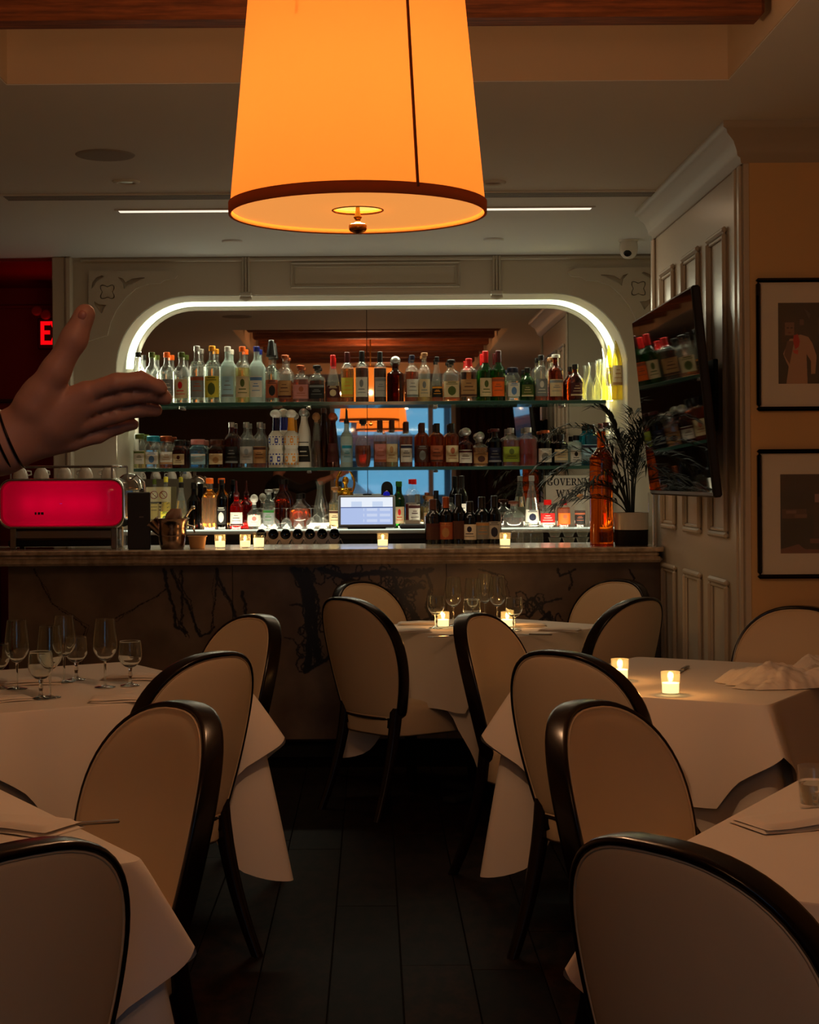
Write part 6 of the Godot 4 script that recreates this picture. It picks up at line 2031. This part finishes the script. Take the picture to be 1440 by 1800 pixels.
# ---------------------------------------------------------------- the hand that reaches in from the left
func build_person():
	var person = thing("person", "person whose bare forearm and open hand reach in from the left, thumb raised", "person")
	var D = 1.95
	var bones = []          # from, to, radius at each end, roundness of the join
	var elbow = Vector3(-0.80, 1.32, -1.92)
	var w = at(4, 778, D)
	var palm = at(92, 742, D)
	bones.append([elbow, w + (elbow - w) * 0.35, 0.046, 0.038, 0.02])
	bones.append([w + (elbow - w) * 0.35, w, 0.038, 0.029, 0.02])
	bones.append([w + Vector3(0, 0.006, 0), w + Vector3(0, -0.012, 0.0), 0.024, 0.024, 0.02])
	# palm: a fan of metacarpals
	var kn = [at(150, 690, D - 0.012), at(152, 715, D - 0.004), at(140, 748, D + 0.006), at(124, 778, D + 0.018)]
	for i in 4:
		bones.append([w.lerp(palm, 0.15) + Vector3(0, 0.012 - 0.008 * i, 0), kn[i], 0.019, 0.0135 - 0.0008 * i, 0.016])
	bones.append([w.lerp(palm, 0.3), at(70, 695, D - 0.012), 0.021, 0.021, 0.016])
	bones.append([palm, at(120, 720, D), 0.022, 0.018, 0.014])
	# thumb: leaves the side of the palm and stands up
	var th = [at(58, 712, D - 0.014), at(98, 652, D - 0.022), at(130, 596, D - 0.026), at(149, 553, D - 0.026)]
	for i in 3: bones.append([th[i], th[i + 1], [0.022, 0.0165, 0.0150][i], [0.0165, 0.0150, 0.0128][i], 0.009])
	# fingers, each its own chain, gently curled
	var chains = [
		[kn[0], at(205, 672, D - 0.018), at(248, 668, D - 0.012), at(282, 682, D - 0.002)],
		[kn[1], at(214, 697, D - 0.004), at(258, 692, D + 0.004), at(291, 700, D + 0.014)],
		[kn[2], at(204, 729, D + 0.008), at(244, 719, D + 0.018), at(274, 721, D + 0.028)],
		[kn[3], at(172, 766, D + 0.022), at(206, 751, D + 0.031), at(234, 746, D + 0.040)]]
	for f in 4:
		var rs = [[0.0118, 0.0108, 0.0102, 0.0088], [0.0118, 0.0108, 0.0102, 0.0088], [0.0112, 0.0102, 0.0096, 0.0084], [0.0102, 0.0092, 0.0086, 0.0075]][f]
		for i in 3: bones.append([chains[f][i], chains[f][i + 1], rs[i], rs[i + 1], 0.0045])
	var skin = mat(Color(0.74, 0.56, 0.49), 0.5, 0.0, {"subsurf_scatter_enabled": true, "subsurf_scatter_strength": 0.06})
	# the rest of the person stands left of the picture
	var sh = Vector3(-1.07, 1.43, -1.90)
	var sr = Vector3(-1.09, 1.43, -1.53)
	var hd = Vector3(-1.06, 1.615, -1.715)
	var torso = []
	for s in [-1.0, 1.0]:
		var z0 = -1.715 + 0.075 * s
		torso.append([Vector3(-1.10, 0.98, z0), Vector3(-1.10, 1.14, z0 - 0.01 * s), 0.118, 0.105, 0.05])
		torso.append([Vector3(-1.10, 1.14, z0 - 0.01 * s), Vector3(-1.095, 1.33, z0 + 0.01 * s), 0.105, 0.115, 0.05])
		torso.append([Vector3(-1.095, 1.33, z0), Vector3(-1.085, 1.415, -1.715 + 0.16 * s), 0.10, 0.056, 0.05])
	var upper = [[sh, elbow, 0.056, 0.045, 0.03]]
	var er = Vector3(-1.13, 1.14, -1.45)
	var wr = Vector3(-1.07, 0.90, -1.46)
	upper.append([sr, er, 0.056, 0.044, 0.03])
	var legs = []
	for s in [-1.0, 1.0]:
		var z0 = -1.715 + 0.09 * s
		legs.append([Vector3(-1.10, 0.93, z0), Vector3(-1.085, 0.50, z0 + 0.01 * s), 0.098, 0.062, 0.04])
		legs.append([Vector3(-1.085, 0.50, z0 + 0.01 * s), Vector3(-1.12, 0.10, z0 + 0.015 * s), 0.062, 0.042, 0.03])
	var body = torso.duplicate()
	body.append_array(upper)
	body.append_array(legs)
	body.append([Vector3(-1.09, 1.38, -1.715), hd + Vector3(-0.012, -0.06, 0), 0.062, 0.054, 0.04])
	body.append([er, wr, 0.042, 0.029, 0.02])
	for s in [-1.0, 1.0]: body.append([Vector3(-1.13, 0.045, -1.715 + 0.105 * s), Vector3(-0.96, 0.035, -1.715 + 0.12 * s), 0.042, 0.032, 0.03])
	var head = [[hd + Vector3(-0.02, 0.03, 0), hd + Vector3(-0.005, 0.035, 0), 0.092, 0.086, 0.03], [hd + Vector3(0.0, -0.02, 0), hd + Vector3(0.035, -0.072, 0), 0.066, 0.036, 0.05], [hd + Vector3(-0.012, -0.06, 0), hd + Vector3(-0.02, -0.16, -0.0), 0.052, 0.054, 0.03]]
	head.append([hd + Vector3(0.078, 0.02, 0), hd + Vector3(0.098, -0.022, 0), 0.009, 0.014, 0.014])
	head.append([hd + Vector3(0.072, -0.052, -0.02), hd + Vector3(0.072, -0.052, 0.02), 0.008, 0.008, 0.006])
	for s in [-1.0, 1.0]:
		head.append([hd + Vector3(-0.008, 0.022, 0.083 * s), hd + Vector3(-0.004, -0.022, 0.08 * s), 0.014, 0.010, 0.006])
		head.append([hd + Vector3(0.066, 0.034, 0.022 * s), hd + Vector3(0.06, 0.036, 0.045 * s), 0.009, 0.008, 0.01])
	var hand = [[wr, wr + Vector3(0.012, -0.075, 0), 0.027, 0.025, 0.02]]
	for f in 4:
		var k0 = wr + Vector3(-0.02 + 0.02 * f, -0.085 + 0.004 * f, 0)
		var k1 = k0 + Vector3(0.004, -0.04 + 0.004 * absf(f - 1.5), -0.006)
		var k2 = k1 + Vector3(0.0, -0.026, -0.014)
		hand.append([wr + Vector3(-0.01 + 0.01 * f, -0.02, 0), k0, 0.016, 0.012, 0.012])
		hand.append([k0, k1, 0.0105, 0.0095, 0.004])
		hand.append([k1, k2, 0.0095, 0.008, 0.004])
	hand.append([wr + Vector3(0.02, -0.03, -0.005), wr + Vector3(0.05, -0.065, -0.012), 0.014, 0.0115, 0.01])
	hand.append([wr + Vector3(0.05, -0.065, -0.012), wr + Vector3(0.052, -0.095, -0.016), 0.0115, 0.0095, 0.004])
	var fig = net_build(bones, 0.0042)
	for g in [[body, 0.013], [head, 0.0055], [hand, 0.0045]]: net_into(fig, g[0], g[1])
	part("body", fig.mesh(), skin, person)
	var cloth = mat(Color(0.05, 0.05, 0.06), 0.85)
	var shirt = []
	for b in torso + upper + [[elbow, w.lerp(elbow, 0.56), 0.046, 0.046, 0.03], [er, er.lerp(wr, 0.35), 0.044, 0.042, 0.03]]: shirt.append([b[0], b[1], b[2] + 0.012, b[3] + 0.012, b[4]])
	part("shirt", net_build(shirt, 0.012).mesh(), cloth, person)
	var pants = []
	for b in legs + [[Vector3(-1.10, 0.98, -1.78), Vector3(-1.10, 0.98, -1.65), 0.125, 0.125, 0.04]]: pants.append([b[0], b[1], b[2] + 0.014, b[3] + 0.014, b[4]])
	part("trousers", net_build(pants, 0.013).mesh(), mat(Color(0.07, 0.065, 0.06), 0.85), person)
	for s in [-1.0, 1.0]:
		part("shoe", net_build([[Vector3(-1.135, 0.052, -1.715 + 0.105 * s), Vector3(-0.95, 0.042, -1.715 + 0.12 * s), 0.05, 0.04, 0.03]], 0.008).mesh(), M.black, person)
		part("eye", lathe(curve2(P2([0, -0.011, 0.008, -0.008, 0.011, 0.0, 0.008, 0.008, 0, 0.011]), 3), 14), M.ceramic, person, hd + Vector3(0.068, 0.018, 0.032 * s))
	part("hair", net_build([[hd + Vector3(-0.035, 0.052, 0), hd + Vector3(-0.005, 0.066, 0), 0.092, 0.082, 0.02], [hd + Vector3(-0.06, -0.01, 0), hd + Vector3(-0.05, 0.04, 0), 0.066, 0.08, 0.02]], 0.008).mesh(), mat(Color(0.06, 0.04, 0.03), 0.7), person)
	# nails
	var nail = mat(Color(0.72, 0.50, 0.46), 0.25)
	for f in 4:
		var tip = chains[f][3]
		var dir = (chains[f][3] - chains[f][2]).normalized()
		part("nail", nail_mesh(), nail, person, tip + Vector3(0, 0.0078, 0.001) - dir * 0.001).basis = Basis(dir, Vector3.UP, dir.cross(Vector3.UP).normalized()).orthonormalized()
	var td = (th[3] - th[2]).normalized()
	part("nail", nail_mesh(), nail, person, th[3] + Vector3(-0.001, -0.002, 0.0118)).basis = Basis(td, Vector3.BACK, td.cross(Vector3.BACK).normalized()).orthonormalized()
	# thin bangles at the wrist
	var ax = (w - elbow).normalized()
	var s1 = ax.cross(Vector3.UP).normalized()
	var s2 = s1.cross(ax)
	for k in 2:
		var ring = []
		var c = w + ax * (0.012 - 0.012 * k)
		for j in 32: ring.append(c + (s1 * cos(TAU * j / 32) * 0.034 + s2 * sin(TAU * j / 32) * 0.036))
		part("bangle", tube(ring, 0.0016, 8, true), mat(Color(0.12, 0.06, 0.03), 0.25, 0.6), person)

func nail_mesh():
	return lathe(P2([0.0, 0.0022, 0.003, 0.002, 0.0052, 0.001, 0.006, -0.0006]), 14, 2.6, 0.85)

func net_build(bones, cell):
	var mb = MB.new()
	net_into(mb, bones, cell)
	return mb

func net_into(mb, bones, cell):
	# distance to tapered capsules, joined smoothly, meshed as surface nets
	var lo = Vector3(1e9, 1e9, 1e9)
	var hi = -lo
	for b in bones:
		for e in 2:
			var r = b[2 + e] + 4.0 * cell
			lo = lo.min(b[e] - Vector3(r, r, r))
			hi = hi.max(b[e] + Vector3(r, r, r))
	var n = Vector3i((hi - lo) / cell) + Vector3i(2, 2, 2)
	var field = PackedFloat32Array()
	field.resize(n.x * n.y * n.z)
	field.fill(1.0)
	for b in bones:
		var a = b[0]
		var d = b[1] - b[0]
		var dd = maxf(d.dot(d), 1e-9)
		var r0 = b[2]
		var r1 = b[3]
		var k = b[4]
		var m = maxf(r0, r1) + k + 2.5 * cell
		var p0 = Vector3i(((b[0].min(b[1]) - Vector3(m, m, m)) - lo) / cell).max(Vector3i.ZERO)
		var p1 = Vector3i(((b[0].max(b[1]) + Vector3(m, m, m)) - lo) / cell).min(n - Vector3i.ONE)
		for z in range(p0.z, p1.z + 1):
			for y in range(p0.y, p1.y + 1):
				var base = (z * n.y + y) * n.x
				for x in range(p0.x, p1.x + 1):
					var q = lo + Vector3(x, y, z) * cell - a
					var t = clampf(q.dot(d) / dd, 0.0, 1.0)
					var s = (q - d * t).length() - lerpf(r0, r1, t)
					var f = field[base + x]
					var hh = maxf(k - absf(f - s), 0.0) / k
					field[base + x] = minf(f, s) - hh * hh * k * 0.25
	var ids = {}
	var nx = n.x
	var nxy = n.x * n.y
	var offs = [0, 1, nx, nx + 1, nxy, nxy + 1, nxy + nx, nxy + nx + 1]
	for z in n.z - 1:
		for y in n.y - 1:
			for x in n.x - 1:
				var i = z * nxy + y * nx + x
				var inside = 0
				for o in 8:
					if field[i + offs[o]] < 0: inside += 1
				if inside == 0 or inside == 8: continue
				var sum = Vector3.ZERO
				var cnt = 0
				for e in [[0, 1], [2, 3], [4, 5], [6, 7], [0, 2], [1, 3], [4, 6], [5, 7], [0, 4], [1, 5], [2, 6], [3, 7]]:
					var fa = field[i + offs[e[0]]]
					var fb = field[i + offs[e[1]]]
					if (fa < 0) == (fb < 0): continue
					var t = fa / (fa - fb)
					var ca = Vector3(e[0] & 1, (e[0] >> 1) & 1, e[0] >> 2)
					var cb = Vector3(e[1] & 1, (e[1] >> 1) & 1, e[1] >> 2)
					sum += ca.lerp(cb, t)
					cnt += 1
				var g = Vector3(field[i + 1] - field[i], field[i + nx] - field[i], field[i + nxy] - field[i])
				g += Vector3(field[i + offs[7]] - field[i + offs[6]], field[i + offs[7]] - field[i + offs[5]], field[i + offs[7]] - field[i + offs[3]])
				ids[i] = mb.p(lo + (Vector3(x, y, z) + sum / cnt) * cell, g.normalized())
	for i in ids:
		for ax in 3:
			var st = [1, nx, nxy][ax]
			var u = [nx, nxy, 1][ax]
			var v = [nxy, 1, nx][ax]
			if (field[i] < 0) == (field[i + st] < 0): continue
			if not (ids.has(i - u) and ids.has(i - v) and ids.has(i - u - v)): continue
			if field[i] < 0: mb.q4(ids[i - u - v], ids[i - v], ids[i], ids[i - u])
			else: mb.q4(ids[i - u - v], ids[i - u], ids[i], ids[i - v])
